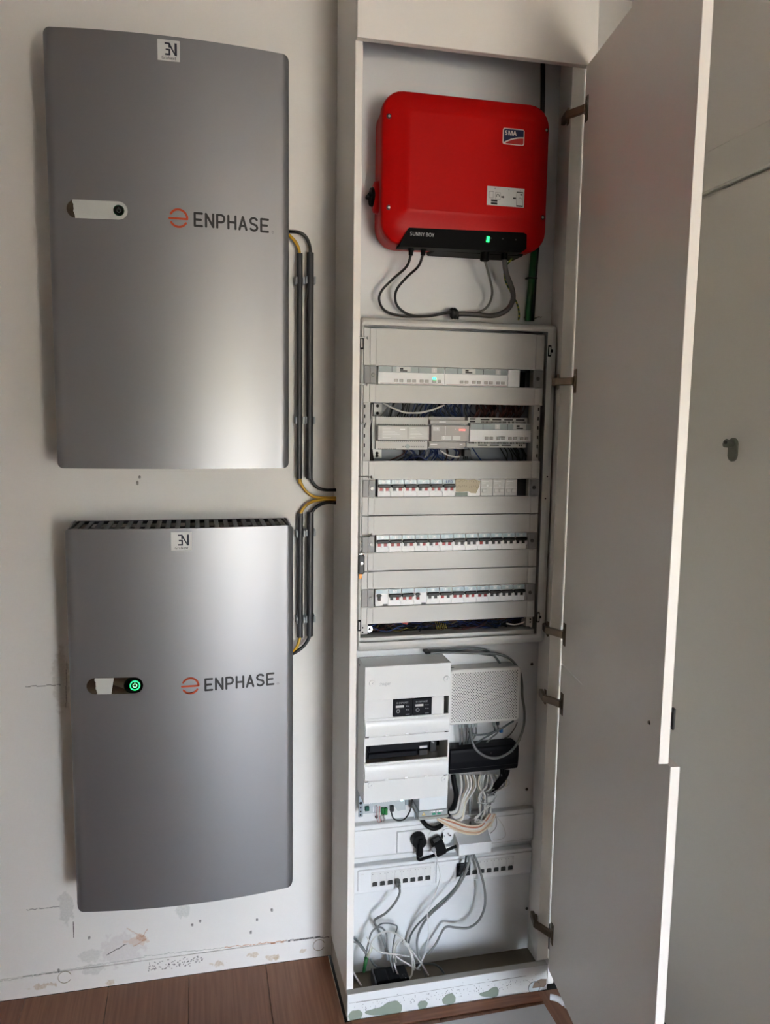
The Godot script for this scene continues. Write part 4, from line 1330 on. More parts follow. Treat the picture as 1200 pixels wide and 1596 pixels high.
func residual_breaker(x0: float, y0: float, col: Color, label: String):
	var t := dev("residual_breaker", label, "breaker", x0, y0, "residual current breakers")
	var h := 0.0445
	var z := PZ + 0.002
	obj("body", box(0.0003, DW - 0.0003, 0, h, 0.150, z, 0.0006), mat("device white"), t)
	obj("label_window", box(0.0012, DW - 0.0012, 0.0325, h - 0.0012, z, z + 0.0012, 0.0004), mat("label blue"), t)
	var st := S()
	bb(st, Vector3(0.0025, 0.0250, z), Vector3(0.0165, 0.0325, z + 0.0075), 0.003)
	bb(st, Vector3(0.0060, 0.0145, z), Vector3(0.0140, 0.0260, z + 0.0055), 0.002)
	obj("lever", st, mat("lever grey", Color(0.30, 0.31, 0.31), 0.5), t)
	obj("switch_window", box(0.0062, 0.0138, 0.0150, 0.0215, z + 0.0055, z + 0.0062, 0.0002), mat("lever tone %s" % col.to_html(), col, 0.5), t)
	obj("test_button", box(0.0205, 0.0325, 0.0008, 0.0048, z, z + 0.0016, 0.0005), mat("lever grey"), t)
	st = S()
	for q in [[0.003, 0.002, 0.011], [0.004, 0.0055, 0.010], [0.0225, 0.0255, 0.033], [0.031, 0.012, 0.033]]: bb(st, Vector3(q[0], q[1], z), Vector3(q[2], q[1] + 0.0008, z + 0.0003))
	obj("printed_marks", st, mat("fine print"), t)

func actuator(x0: float, x1: float, y0: float, y1: float, zf: float, number: String, lit: int, label: String, full := false):
	var t := dev("switch_actuator", label, "actuator", x0, y0, "wide switch actuators")
	var w := x1 - x0
	var h := y1 - y0
	var white := mat("device white")
	obj("body", box(0, w, 0, h, 0.135, zf, 0.0008), white, t)
	var st := S()
	bb(st, Vector3(0.001, h * 0.66, zf), Vector3(w - 0.001, h - 0.001, zf + 0.0012), 0.0004)
	var band := obj("label_band", st, mat("band grey", Color(0.64, 0.675, 0.685), 0.35), t)
	st = S()
	for k in [0.20, 0.60]:
		bb(st, Vector3(w * k, h * 0.66, zf + 0.001), Vector3(w * k + 0.0010, h - 0.001, zf + 0.0018))
	obj("band_divider", st, mat("slot black"), band)
	var s0 := 0.27 if not full else 0.70
	obj("band_sticker", box(w * s0, w * (s0 + 0.21), h * 0.69, h * 0.97, zf + 0.0012, zf + 0.0016), mat("sticker white", Color(0.84, 0.84, 0.83), 0.5), band)
	st = S()
	for q in [[0.05, 0.10, 0.82, 0.92], [0.05, 0.16, 0.72, 0.79]]: bb(st, Vector3(w * (s0 + q[0]), h * q[2], zf + 0.0016), Vector3(w * (s0 + q[1]), h * q[3], zf + 0.0019))
	obj("sticker_print", st, mat("black print", Color(0.06, 0.055, 0.06), 0.5), band)
	var nx := 0.80 if not full else 0.40
	obj("number_tag", box(w * nx, w * (nx + 0.08), h * 0.69, h * 0.97, zf + 0.0012, zf + 0.0016), mat("sticker white"), band)
	words(number, 0.006, Vector3(w * (nx + 0.04), h * 0.83, zf + 0.0020), mat("fine print"), band, "number", "Droid Sans", false, false)
	st = S()
	for q in [[0.02, 0.09, 0.57, 0.60], [0.03, 0.08, 0.52, 0.54], [0.02, 0.09, 0.33, 0.36], [0.02, 0.06, 0.26, 0.28], [0.02, 0.055, 0.20, 0.22], [0.02, 0.065, 0.12, 0.145]]:
		bb(st, Vector3(w * q[0], h * q[2], zf), Vector3(w * q[1], h * q[3], zf + 0.0003))
	for k in 8:
		var cx := w * (0.255 + 0.0965 * k + (0.012 if k % 2 == 0 else -0.006))
		bb(st, Vector3(cx - 0.0035, h * 0.355, zf), Vector3(cx + 0.0035, h * 0.37, zf + 0.0003))
	obj("printed_marks", st, mat("fine print"), t)
	st = S()
	bb(st, Vector3(w * 0.03, h * 0.045, zf), Vector3(w * 0.99, h * 0.065, zf + 0.0003))
	obj("red_line", st, mat("faded red", Color(0.62, 0.38, 0.38), 0.6), t)
	for k in 8:
		var cx := w * (0.255 + 0.0965 * k + (0.012 if k % 2 == 0 else -0.006))
		st = S()
		bb(st, Vector3(cx - 0.0047, h * 0.13, zf), Vector3(cx + 0.0047, h * 0.29, zf + 0.0008), 0.0003)
		var b := obj("channel_button", st, mat("button rim", Color(0.52, 0.44, 0.43), 0.5), t)
		st = S()
		bb(st, Vector3(cx - 0.0039, h * 0.145, zf + 0.0008), Vector3(cx + 0.0039, h * 0.275, zf + 0.0013), 0.0002)
		obj("button_face", st, mat("button face", Color(0.74, 0.73, 0.72), 0.4), b)
		if k == lit:
			obj("button_light", box(cx - 0.0042, cx + 0.0042, h * 0.31, h * 0.43, zf + 0.0003, zf + 0.0010), glow("mint led", Color(0.20, 0.95, 0.60), 1.6), b)

func board_rows():
	# row 1
	actuator(0.4435, 0.6165, 1.6690, 1.7135, PZ + 0.002, "1", 6, "wide white switch actuator numbered 1 with a green light, in the top row")
	actuator(0.6170, 0.7885, 1.6690, 1.7135, PZ + 0.002, "2", -1, "wide white switch actuator numbered 2 with no light, in the top row")
	var t := dev("power_module", "plain white module beside the black gap in the top row", "module", 0.7892, 1.6690)
	obj("body", box(0, 0.0325, 0, 0.0440, 0.150, PZ + 0.003, 0.001), mat("device white"), t)
	var st := S()
	for q in [[0.002, 0.010, 0.006], [0.003, 0.009, 0.009], [0.004, 0.008, 0.012], [0.014, 0.026, 0.006], [0.015, 0.020, 0.010]]: bb(st, Vector3(q[0], q[2], PZ + 0.003), Vector3(q[1], q[2] + 0.0012, PZ + 0.0033))
	obj("printed_marks", st, mat("fine print"), t)
	obj("gap_shade", box(0.034, 0.072, 0.002, 0.042, 0.128, 0.140), mat("slot black"), t)  # black box paints the shade in the open gap beside the module
	# row 2: three deeper devices
	bus_supply()
	gateway()
	actuator_open()
	# row 3
	var letters := ["A", "B", "C", "P", "O", "LED"]
	var cols := ["rr", "dr", "rr", "dr", "rr", "rr"]
	var x := DX0 + 0.0025
	for k in 6:
		breaker(x, 1.3845, letters[k], cols[k], ("two-pole breaker marked %s in the board's third row" % letters[k]) if k < 5 else "two-pole breaker marked LED in blue pen in the third row", "breakers of the third row")
		x += DW
	for k in 2:
		var c := dev("taped_breaker", ["breaker under cream masking tape with a grey label at its foot", "breaker under cream masking tape beside the white modules"][k], "breaker", x, 1.3845, "breakers under masking tape")
		obj("body", box(0.0003, DW - 0.0003, 0, 0.0440, 0.150, PZ + 0.002, 0.0006), mat("device white"), c)
		var tape := PackedVector2Array()
		if k == 0: tape = PackedVector2Array([Vector2(0, 0.012), Vector2(0.012, 0.0105), Vector2(DW, 0.0125), Vector2(DW, 0.0425), Vector2(0.02, 0.0445), Vector2(0, 0.0435)])
		else: tape = PackedVector2Array([Vector2(0, 0.014), Vector2(0.009, 0.008), Vector2(0.022, 0.0075), Vector2(0.030, 0.024), Vector2(0.0335, 0.040), Vector2(0.017, 0.0435), Vector2(0, 0.0425)])
		st = S()
		slab(st, tape, PZ + 0.002, PZ + 0.0045)
		var tp := obj("masking_tape", st, mat("cream tape", Color(0.76, 0.71, 0.61), 0.8), c)
		st = S()
		rng.seed = 31 + k
		for row in [0.0365, 0.0225]:
			var cx := 0.003
			while cx < 0.029:
				var a := Vector2(cx, row + rng.randf_range(-0.002, 0.002))
				stroke(st, [a, a + Vector2(0.001, 0.005), a + Vector2(0.003, rng.randf_range(0.0, 0.004))], 0.0005, func(q): return Vector3(q.x, q.y, PZ + 0.0047))
				cx += 0.005
		obj("handwriting", st, mat("brown pen", Color(0.42, 0.36, 0.31), 0.6), tp)
		if k == 0: obj("foot_label", box(0.001, DW - 0.001, 0.0005, 0.0100, PZ + 0.002, PZ + 0.0032), mat("foot label grey", Color(0.50, 0.54, 0.50), 0.5), c)
		x += DW
	for k in 3:
		var names := ["white meter module with a small square code patch, in the third row", "white twin-switch module, middle of three in the third row", "white twin-switch module next to the black gap in the third row"]
		var c := dev("white_module", names[k], "module", x, 1.3845, "white modules of the third row")
		obj("body", box(0.0003, 0.0337, 0, 0.0440, 0.150, PZ + 0.003, 0.0008), mat("module white", Color(0.86, 0.855, 0.84), 0.45), c)
		st = S()
		bb(st, Vector3(0.001, 0.0215, PZ + 0.003), Vector3(0.033, 0.0222, PZ + 0.0034))
		for q in [[0.004, 0.022, 0.037], [0.004, 0.014, 0.033], [0.004, 0.010, 0.029]]: bb(st, Vector3(q[0], q[2], PZ + 0.003), Vector3(q[1], q[2] + 0.0008, PZ + 0.0033))
		if k < 2: bb(st, Vector3(0.017, 0.0245, PZ + 0.003), Vector3(0.0215, 0.0300, PZ + 0.0033))
		obj("printed_marks", st, mat("fine print"), c)
		if k == 0: obj("switch_cap", box(0.004, 0.017, 0.009, 0.019, PZ + 0.003, PZ + 0.0055, 0.001), mat("module white"), c)
		else:
			for sx in [0.003, 0.0185]: obj("switch_cap", box(sx, sx + 0.0125, 0.008, 0.019, PZ + 0.003, PZ + 0.0055, 0.001), mat("module white"), c)
		x += 0.0343
	# row 4
	letters = ["D", "E", "F", "G", "H", "I", "J", "K", "L", "M", "N", "O"]
	cols = ["rr", "rr", "dr", "dr", "dr", "rr", "dd", "dd", "rd", "dd", "dd", "dd"]
	for k in 12:
		breaker(DX0 + DW * k, 1.2410, letters[k], cols[k], "two-pole breaker marked %s in the board's fourth row" % letters[k], "breakers of the fourth row")
	# row 5
	letters = ["-", "1/2", "", "-", "R", "S", "T", "U", "V", "W", "X", "Y"]
	cols = ["-", "dr", "rr", "-", "dd", "rd", "rr", "rr", "rr", "dd", "dd", "dd"]
	for k in 12:
		var xx := DX0 + DW * k
		if letters[k] == "-":
			residual_breaker(xx, 1.0995, Color(0.36, 0.30, 0.30) if k == 0 else Color(0.58, 0.14, 0.14), "residual current breaker with grey lever at the bottom row's left end" if k == 0 else "residual current breaker with a red-tipped lever in the bottom row")
		else:
			breaker(xx, 1.0995, letters[k], cols[k], ("two-pole breaker marked %s in the board's bottom row" % letters[k]) if letters[k] else "two-pole breaker without a letter in the board's bottom row", "breakers of the bottom row")

func teeth(st: SurfaceTool, x0: float, x1: float, y: float, h: float, z: float, n: int):
	for k in n:
		var x := lerpf(x0, x1, (k + 0.25) / n)
		bb(st, Vector3(x, y, z), Vector3(x + (x1 - x0) / n * 0.5, y + h, z + 0.0006))

func bus_supply():
	var t := dev("bus_power_supply", "grey-white bus power supply printed with small text, left in the second row", "module", 0.4455, 1.5035)
	var w := 0.1385
	var m := mat("supply white", Color(0.79, 0.785, 0.77), 0.5)
	obj("body", box(-0.008, w, 0.0, 0.0850, 0.1280, 0.160, 0.001), m, t)
	obj("lower_terminal_cover", box(0, w, 0.0, 0.0235, 0.160, 0.168, 0.0012), m, t)
	obj("upper_terminal_cover", box(0, w, 0.0625, 0.0850, 0.160, 0.168, 0.0012), m, t)
	obj("face", box(0.002, w - 0.001, 0.0245, 0.0615, 0.160, 0.186, 0.0015), m, t)
	var st := S()
	teeth(st, 0.006, w - 0.006, 0.0830, 0.0024, 0.1676, 26)
	teeth(st, 0.006, w - 0.006, 0.0632, 0.0024, 0.1676, 24)
	teeth(st, 0.006, w - 0.006, 0.0205, 0.0024, 0.1676, 24)
	teeth(st, 0.006, 0.055, 0.0005, 0.0024, 0.1676, 9)
	teeth(st, 0.070, 0.130, 0.0065, 0.0022, 0.1676, 10)
	obj("vent_teeth", st, mat("slot black"), t)
	for q in [[0.012, 0.078, "data_plate"], [0.084, 0.132, "data_plate"]]:
		var p := obj(q[2], box(q[0], q[1], 0.0290, 0.0580, 0.186, 0.1866), mat("plate pale", Color(0.85, 0.845, 0.83), 0.5), t)
		st = S()
		for k in 7:
			bb(st, Vector3(q[0] + 0.003, 0.0315 + k * 0.0037, 0.1866), Vector3(lerpf(q[0], q[1], 0.35 + 0.09 * ((k * 5) % 6)), 0.0321 + k * 0.0037, 0.1869))
		if q[0] < 0.05: bb(st, Vector3(0.060, 0.051, 0.1866), Vector3(0.073, 0.0535, 0.1869))
		obj("plate_print", st, mat("fine print"), p)
	st = S()
	cyl(st, Vector3(0.085, 0.0085, 0.168), Vector3(0.085, 0.0085, 0.1688), 0.0058, 18)
	obj("round_seal", st, mat("band grey", Color(0.64, 0.675, 0.685), 0.35), t)

func gateway():
	var t := dev("network_gateway", "grey gateway module with three red lights, middle of the second row", "module", 0.5862, 1.5065)
	var w := 0.1045
	var m := mat("gateway grey", Color(0.70, 0.685, 0.67), 0.5)
	obj("body", box(0.0, w - 0.004, 0.0, 0.0830, 0.1280, 0.163, 0.001), m, t)
	obj("upper_lip", box(0.0015, w, 0.0635, 0.0745, 0.163, 0.176, 0.0012), m, t)
	obj("lower_lip", box(0.001, w - 0.003, 0.0045, 0.0180, 0.163, 0.172, 0.0012), m, t)
	obj("face", box(0.002, w + 0.001, 0.0190, 0.0615, 0.163, 0.1865, 0.0015), m, t)
	var st := S()
	bb(st, Vector3(0.001, 0.0618, 0.170), Vector3(w, 0.0632, 0.1765))
	bb(st, Vector3(0.026, 0.0685, 0.176), Vector3(0.044, 0.0700, 0.1763))
	bb(st, Vector3(0.005, 0.0105, 0.172), Vector3(0.023, 0.0120, 0.1723))
	bb(st, Vector3(0.085, 0.0105, 0.172), Vector3(0.092, 0.0122, 0.1723))
	bb(st, Vector3(0.040, 0.0360, 0.1865), Vector3(0.0405, 0.0590, 0.1868))
	bb(st, Vector3(0.066, 0.0500, 0.1865), Vector3(0.0675, 0.0520, 0.1868))
	obj("printed_marks", st, mat("fine print"), t)
	for q in [[0.007, 0.024, 0.0465, 0.0565], [0.030, 0.056, 0.0235, 0.0340], [0.060, 0.081, 0.0235, 0.0340]]:
		obj("sticker", box(q[0], q[1], q[2], q[3], 0.1865, 0.1870), mat("sticker white"), t)
	st = S()
	bb(st, Vector3(0.0165, 0.0485, 0.1870), Vector3(0.0215, 0.0545, 0.1872))
	ring(st, Vector3(0.036, 0.0287, 0.1868), 0.0022, 0.0034, 0.0004, 12, 0.6, 5.6)
	obj("sticker_print", st, mat("fine print"), t)
	for k in 3:
		obj("red_light", box(0.0775 + 0.0062 * k, 0.0810 + 0.0062 * k, 0.0480, 0.0510, 0.1865, 0.1873, 0.0003), glow("red led", Color(1.0, 0.32, 0.28), 1.8), t)

func actuator_open():
	actuator(0.6935, 0.8640, 1.5250, 1.5735, 0.1865, "3", -1, "wide white switch actuator numbered 3 with bare terminal strips, in the second row", true)
	var t: Node3D = get_child(get_child_count() - 1)
	obj("upper_terminals", box(-0.002, 0.1655, 0.0490, 0.0640, 0.135, 0.172, 0.001), mat("supply white"), t)
	obj("lower_terminals", box(-0.004, 0.1630, -0.0150, -0.0005, 0.135, 0.172, 0.001), mat("supply white"), t)
	var st := S()
	teeth(st, 0.035, 0.162, 0.0495, 0.0048, 0.172, 34)
	teeth(st, -0.002, 0.162, -0.0050, 0.0045, 0.172, 40)
	for k in 4: bb(st, Vector3(0.033 + 0.033 * k, 0.0572, 0.1715), Vector3(0.058 + 0.033 * k, 0.0605, 0.1726), 0.0005)
	for k in 3: bb(st, Vector3(0.028 + 0.033 * k, -0.0100, 0.1715), Vector3(0.054 + 0.033 * k, -0.0070, 0.1726), 0.0005)
	for q in [[0.003, 0.019, 0.0580, 0.0615], [0.003, 0.019, 0.0515, 0.0555], [0.143, 0.146, -0.0105, -0.0065], [0.149, 0.152, -0.0105, -0.0065]]: bb(st, Vector3(q[0], q[2], 0.1715), Vector3(q[1], q[3], 0.1726))
	obj("terminal_slots", st, mat("slot black"), t)

func vtube(st: SurfaceTool, pts: Array, r: float, c: Color, n := 5):
	st.set_color(c.srgb_to_linear())
	tube(st, curve(pts, 5), r, n, false)

func board_wires():
	var vm := mat("wire insulation", Color.WHITE, 0.45)
	vm.vertex_color_use_as_albedo = true
	rng.seed = 4
	var blue := Color(0.07, 0.17, 0.40)
	var dark := Color(0.06, 0.06, 0.08)
	var brown := Color(0.30, 0.14, 0.10)
	var yellow := Color(0.70, 0.62, 0.22)
	var grey := Color(0.55, 0.55, 0.55)
	# bottom slot
	var st := S()
	for k in 95:
		var x := rng.randf_range(0.420, 0.80)
		var l := rng.randf_range(0.05, 0.17)
		var y := rng.randf_range(1.022, 1.060)
		var pts := []
		for j in 5: pts.append(Vector3(clampf(x + l * j / 4.0, 0.418, 0.868), clampf(y + rng.randf_range(-0.013, 0.013), 1.0205, 1.0665), rng.randf_range(0.134, 0.178)))
		var c: Color = [blue, blue.darkened(0.3), blue, dark, brown, dark, dark, blue.lightened(0.1), brown.darkened(0.3), dark, dark, blue, brown, yellow.darkened(0.4)][rng.randi() % 14]
		vtube(st, pts, rng.randf_range(0.0011, 0.0018), c)
	for k in 6:
		var x := 0.620 + 0.0052 * k
		vtube(st, [Vector3(x, 1.024, 0.176), Vector3(x - 0.002, 1.034, 0.172), Vector3(x - 0.003, 1.042, 0.166)], 0.0010, yellow.darkened(0.2))
	tag(obj("wire_tangle", st, vm), "tangle of blue, brown and yellow wires in the board's bottom slot", "wires", "", "stuff")
	st = S()
	for q in [[Vector3(0.520, 1.062, 0.180), 1], [Vector3(0.527, 1.050, 0.182), -1]]:
		bx(st, q[0], Vector3(0.020, 0.010, 0.009), 0.002, Basis(Vector3(0, 0, 1), 0.4 * q[1]))
	tag(obj("wire_connector", st, mat("connector red", Color(0.62, 0.16, 0.14), 0.4)), "small red wire connector among the bottom slot's wires", "connector")
	cable("board_cable", [Vector3(0.815, 1.033, 0.180), Vector3(0.835, 1.029, 0.183), Vector3(0.855, 1.031, 0.183), Vector3(0.868, 1.034, 0.178)], 0.0022, mat("cable white", Color(0.80, 0.79, 0.77), 0.45), "short pale cable at the right end of the board's bottom slot", "cable")
	st = S()
	ring(st, Vector3(0.4335, 1.0345, 0.176), 0.003, 0.0085, 0.004, 20)
	tag(obj("steel_washer", st, mat("bright steel")), "round steel nut in the bottom slot's left corner", "nut")
	# around the second row: black, blue and brown bundles above and below
	st = S()
	for k in 22:
		var x := rng.randf_range(0.480, 0.62)
		vtube(st, [Vector3(x, 1.626, 0.150), Vector3(x + rng.randf_range(-0.015, 0.0), 1.610, rng.randf_range(0.135, 0.16)), Vector3(x + rng.randf_range(-0.02, -0.005), 1.588, rng.randf_range(0.130, 0.15))], 0.0019, [dark, dark, blue, grey, dark][rng.randi() % 5])
	for k in 26:
		var x := rng.randf_range(0.60, 0.71)
		vtube(st, [Vector3(x, 1.626, 0.150), Vector3(x + rng.randf_range(-0.02, 0.02), 1.606, rng.randf_range(0.14, 0.165)), Vector3(x + rng.randf_range(0.0, 0.02), 1.588, rng.randf_range(0.140, 0.160))], 0.0018, [blue, dark, blue.darkened(0.4), blue.darkened(0.3)][rng.randi() % 4])
	for k in 70:
		var x := rng.randf_range(0.715, 0.845)
		var s := rng.randf_range(-0.018, 0.018)
		vtube(st, [Vector3(x, 1.588, 0.150), Vector3(x + s * 0.4, 1.602, 0.165), Vector3(x + s, 1.614, rng.randf_range(0.150, 0.168)), Vector3(x + s * 1.4, 1.627, 0.150)], 0.0016, [brown, brown, brown.lightened(0.12), brown.darkened(0.3), dark][rng.randi() % 5])
	for k in 30:
		var x := rng.randf_range(0.505, 0.72)
		vtube(st, [Vector3(x, 1.510, 0.135), Vector3(x + rng.randf_range(-0.02, 0.02), 1.496, rng.randf_range(0.135, 0.165)), Vector3(x + rng.randf_range(-0.035, 0.035), 1.472, rng.randf_range(0.14, 0.16))], 0.0018, [blue, dark, dark, blue, grey, brown][rng.randi() % 6])
	for k in 10:
		var x := rng.randf_range(0.79, 0.86)
		vtube(st, [Vector3(x, 1.512, 0.14), Vector3(x + 0.008, 1.495, 0.15), Vector3(x + rng.randf_range(0.0, 0.03), 1.472, 0.15)], 0.0018, dark)
	for k in 7:
		var x := 0.4245 + 0.003 * k
		vtube(st, [Vector3(x, 1.627, 0.15), Vector3(x + rng.randf_range(-0.004, 0.004), 1.58, 0.145), Vector3(x - 0.004, 1.53, 0.142), Vector3(x + 0.002, 1.472, 0.15)], 0.0022, dark)
	tag(obj("wire_tangle", st, vm), "bundled black, blue and brown wires around the board's second row", "wires", "", "stuff")
	var wh := mat("cable white")
	cable("board_cable", [Vector3(0.4630, 1.6222, 0.1720), Vector3(0.4874, 1.6096, 0.1760), Vector3(0.5204, 1.5987, 0.1800), Vector3(0.5596, 1.5993, 0.1800), Vector3(0.5961, 1.6080, 0.1780), Vector3(0.6253, 1.6201, 0.1720)], 0.0026, wh, "white cable sagging above the bus power supply", "cable")
	cable("board_cable", [Vector3(0.4337, 1.6184, 0.1760), Vector3(0.4325, 1.5860, 0.1760), Vector3(0.4282, 1.5633, 0.1740), Vector3(0.4221, 1.5485, 0.1720)], 0.0014, wh, "thin white cable beside the board's left upright", "cable")
	cable("board_cable", [Vector3(0.8654, 1.6241, 0.1780), Vector3(0.8710, 1.5751, 0.1780), Vector3(0.8748, 1.5240, 0.1780), Vector3(0.8786, 1.4760, 0.1780)], 0.0022, wh, "white cable running down beside the board's right upright", "cable")
	cable("board_cable", [Vector3(0.6177, 1.5021, 0.1720), Vector3(0.6366, 1.4905, 0.1740), Vector3(0.6555, 1.4856, 0.1760), Vector3(0.6702, 1.4856, 0.1740)], 0.0022, wh, "short white cable below the gateway with red lights", "cable")
	cable("board_cable", [Vector3(0.5384, 1.4802, 0.1720), Vector3(0.5579, 1.4871, 0.1760), Vector3(0.5753, 1.4788, 0.1760), Vector3(0.5876, 1.4718, 0.1700)], 0.0022, mat("cable navy", Color(0.10, 0.13, 0.30), 0.45), "navy blue cable arching below the bus power supply", "cable")
	obj_busbar()

func obj_busbar():
	var t := thing("bus_plug", "small black plug hanging below the second-row actuator", "plug")
	obj("housing", box(0.6865, 0.7040, 1.486, 1.5045, 0.140, 0.166, 0.001), mat("black plastic", Color(0.045, 0.045, 0.05), 0.45), t)
	var st := S()
	for k in 3: tube(st, PackedVector3Array([Vector3(0.689 + 0.005 * k, 1.487, 0.155), Vector3(0.688 + 0.005 * k, 1.478, 0.155)]), 0.0012, 6)
	obj("leads", st, mat("cable brown black", Color(0.085, 0.075, 0.07), 0.45), t)

# ---------- lower compartment ----------
func build_lower():
	for q in [["patch black", Color(0.050, 0.053, 0.075)], ["plug black", Color(0.040, 0.042, 0.048)], ["module black", Color(0.055, 0.06, 0.085)]]:
		mat(q[0], q[1], 0.5).metallic_specular = 0.25
	hager_box()
	wifi_router()
	patch_box()
	gateway_board()
	relay_box()
	trunking()
	plugs()
	socket_cover()
	power_strip()
	lower_cables()

# shallow two-row enclosure
func hager_box():
	var t := thing("surface_enclosure", "white surface-mounted two-row enclosure with curved clear flaps", "enclosure")
	var white := mat("enclosure white", Color(0.88, 0.88, 0.875), 0.4)
	var sidem := white
	var x0 := 0.4175
	var x1 := 0.6515
	var y0 := 0.5660
	var y1 := 0.9400
	var zf := 0.205
	# base behind, front cover with two window openings
	var st := S()
	bb(st, Vector3(x0 + 0.001, y0 + 0.002, ZB + 0.0005), Vector3(x1 - 0.001, y1 - 0.001, ZB + 0.006), 0.001)
	bb(st, Vector3(x0, y0 + 0.001, ZB + 0.006), Vector3(x0 + 0.004, y1, zf - 0.003))
	bb(st, Vector3(x1 - 0.004, y0 + 0.001, ZB + 0.006), Vector3(x1, y1, zf - 0.003))
	bb(st, Vector3(x0, y1 - 0.004, ZB + 0.006), Vector3(x1, y1, zf - 0.003))
	bb(st, Vector3(x0, y0 + 0.001, ZB + 0.006), Vector3(x1, y0 + 0.005, zf - 0.003))
	obj("base", st, sidem, t)
	var wy := [[0.7995, 0.8485], [0.6775, 0.7255]]
	st = S()
	var ys := [y0, wy[1][0], wy[1][1], wy[0][0], wy[0][1], y1]
	for k in [0, 2, 4]: bb(st, Vector3(x0, ys[k], zf - 0.003), Vector3(x1, ys[k + 1], zf), 0.0008)
	for k in 2:
		bb(st, Vector3(x0, wy[k][0], zf - 0.003), Vector3(x0 + 0.004, wy[k][1], zf))
		bb(st, Vector3(x1 - 0.0035, wy[k][0], zf - 0.003), Vector3(x1, wy[k][1], zf))
	var front := obj("front_cover", st, white, t)
	# blanking comb left and right of the two modules in the upper window
	st = S()
	bb(st, Vector3(x0 + 0.004, wy[0][0], zf - 0.004), Vector3(0.4935, wy[0][1], zf - 0.0012))
	for k in 9: bb(st, Vector3(x0 + 0.010 + 0.0066 * k, wy[0][0] + 0.004, zf - 0.0012), Vector3(x0 + 0.0106 + 0.0066 * k, wy[0][1] - 0.004, zf - 0.0006))
	obj("blanking_comb", st, white, front)
	obj("blanking_strip", box(0.6010, 0.6345, wy[0][0], wy[0][1], zf - 0.004, zf - 0.0012), white, front)
	# curved flaps, folded down below each window
	for k in 2:
		var fy1: float = wy[k][0] - 0.006
		var fy0 := fy1 - 0.044
		st = S()
		st.set_smooth_group(0)
		var prof := [Vector2(fy1, zf + 0.0005), Vector2(fy1 - 0.004, zf + 0.0035), Vector2(fy1 - 0.016, zf + 0.0052), Vector2(fy1 - 0.030, zf + 0.0056), Vector2(fy0 + 0.004, zf + 0.0048), Vector2(fy0, zf + 0.0035), Vector2(fy0, zf + 0.0005)]
		for j in prof.size() - 1:
			quad(st, Vector3(x0 + 0.002, prof[j].x, prof[j].y), Vector3(x1 - 0.003, prof[j].x, prof[j].y), Vector3(x1 - 0.003, prof[j + 1].x, prof[j + 1].y), Vector3(x0 + 0.002, prof[j + 1].x, prof[j + 1].y), Vector3(0.5, (fy0 + fy1) * 0.5, zf - 0.03))
		st.set_smooth_group(-1)
		for x in [x0 + 0.002, x1 - 0.003]:
			for j in range(1, prof.size() - 1):
				tri(st, Vector3(x, prof[0].x, prof[0].y), Vector3(x, prof[j].x, prof[j].y), Vector3(x, prof[j + 1].x, prof[j + 1].y), Vector3(0.53, fy0, zf))
		var flap := obj("flap", st, mat("flap white", Color(0.89, 0.89, 0.885), 0.35), t)
		for j in 5:
			var x := lerpf(x0 + 0.006, x1 - 0.010, j / 4.0)
			st = S()
			bb(st, Vector3(x - 0.0055, fy0 - 0.0005, zf + 0.0015), Vector3(x + 0.0055, fy0 + 0.0045, zf + 0.0065), 0.001)
			var ck := obj("flap_catch", st, white, flap)
			if j == 0 or j == 4: obj("catch_slot", box(x - 0.005, x + 0.005, fy0 + 0.001, fy0 + 0.0032, zf + 0.0064, zf + 0.0070), mat("slot black"), ck)
			else: obj("catch_slot", box(x - 0.0045, x + 0.0045, fy0 + 0.0044, fy0 + 0.0056, zf + 0.0050, zf + 0.0065), mat("fine print"), ck)
		st = S()
		for j in 2: bb(st, Vector3(lerpf(x0, x1, 0.33 + 0.27 * j), fy1 + 0.001, zf), Vector3(lerpf(x0, x1, 0.33 + 0.27 * j) + 0.004, fy1 + 0.0022, zf + 0.0008))
		obj("flap_stop", st, mat("fine print"), flap)
	# cover screws
	for q in [Vector3(0.4367, 0.8963, 0.2055), Vector3(0.6398, 0.8958, 0.2055), Vector3(0.4369, 0.6167, 0.2055), Vector3(0.6395, 0.6157, 0.2055)]:
		st = S()
		cyl(st, q - Vector3(0, 0, 0.0005), q + Vector3(0, 0, 0.0012), 0.0085, 22, 0.0075)
		var sc := obj("cover_screw", st, white, t)
		st = S()
		bx(st, q + Vector3(0.001, 0.001, 0.0013), Vector3(0.007, 0.0010, 0.0004), 0.0, Basis(Vector3(0, 0, 1), 0.8))
		bx(st, q + Vector3(0.0015, -0.001, 0.0013), Vector3(0.004, 0.0010, 0.0004), 0.0, Basis(Vector3(0, 0, 1), -0.9))
		obj("screw_slot", st, mat("pale grey print", Color(0.66, 0.67, 0.68), 0.6), sc)
	words(":hager", 0.0078, Vector3(0.4557, 0.8925, 0.2054), mat("pale grey print"), front, "maker_name", "Droid Sans", false, true)
	# screw at the upper left of the side wall
	st = S()
	cyl(st, Vector3(x0, 0.925, 0.135), Vector3(x0 - 0.001, 0.925, 0.135), 0.0035, 12)
	obj("side_plug", st, mat("pale grey print"), t)
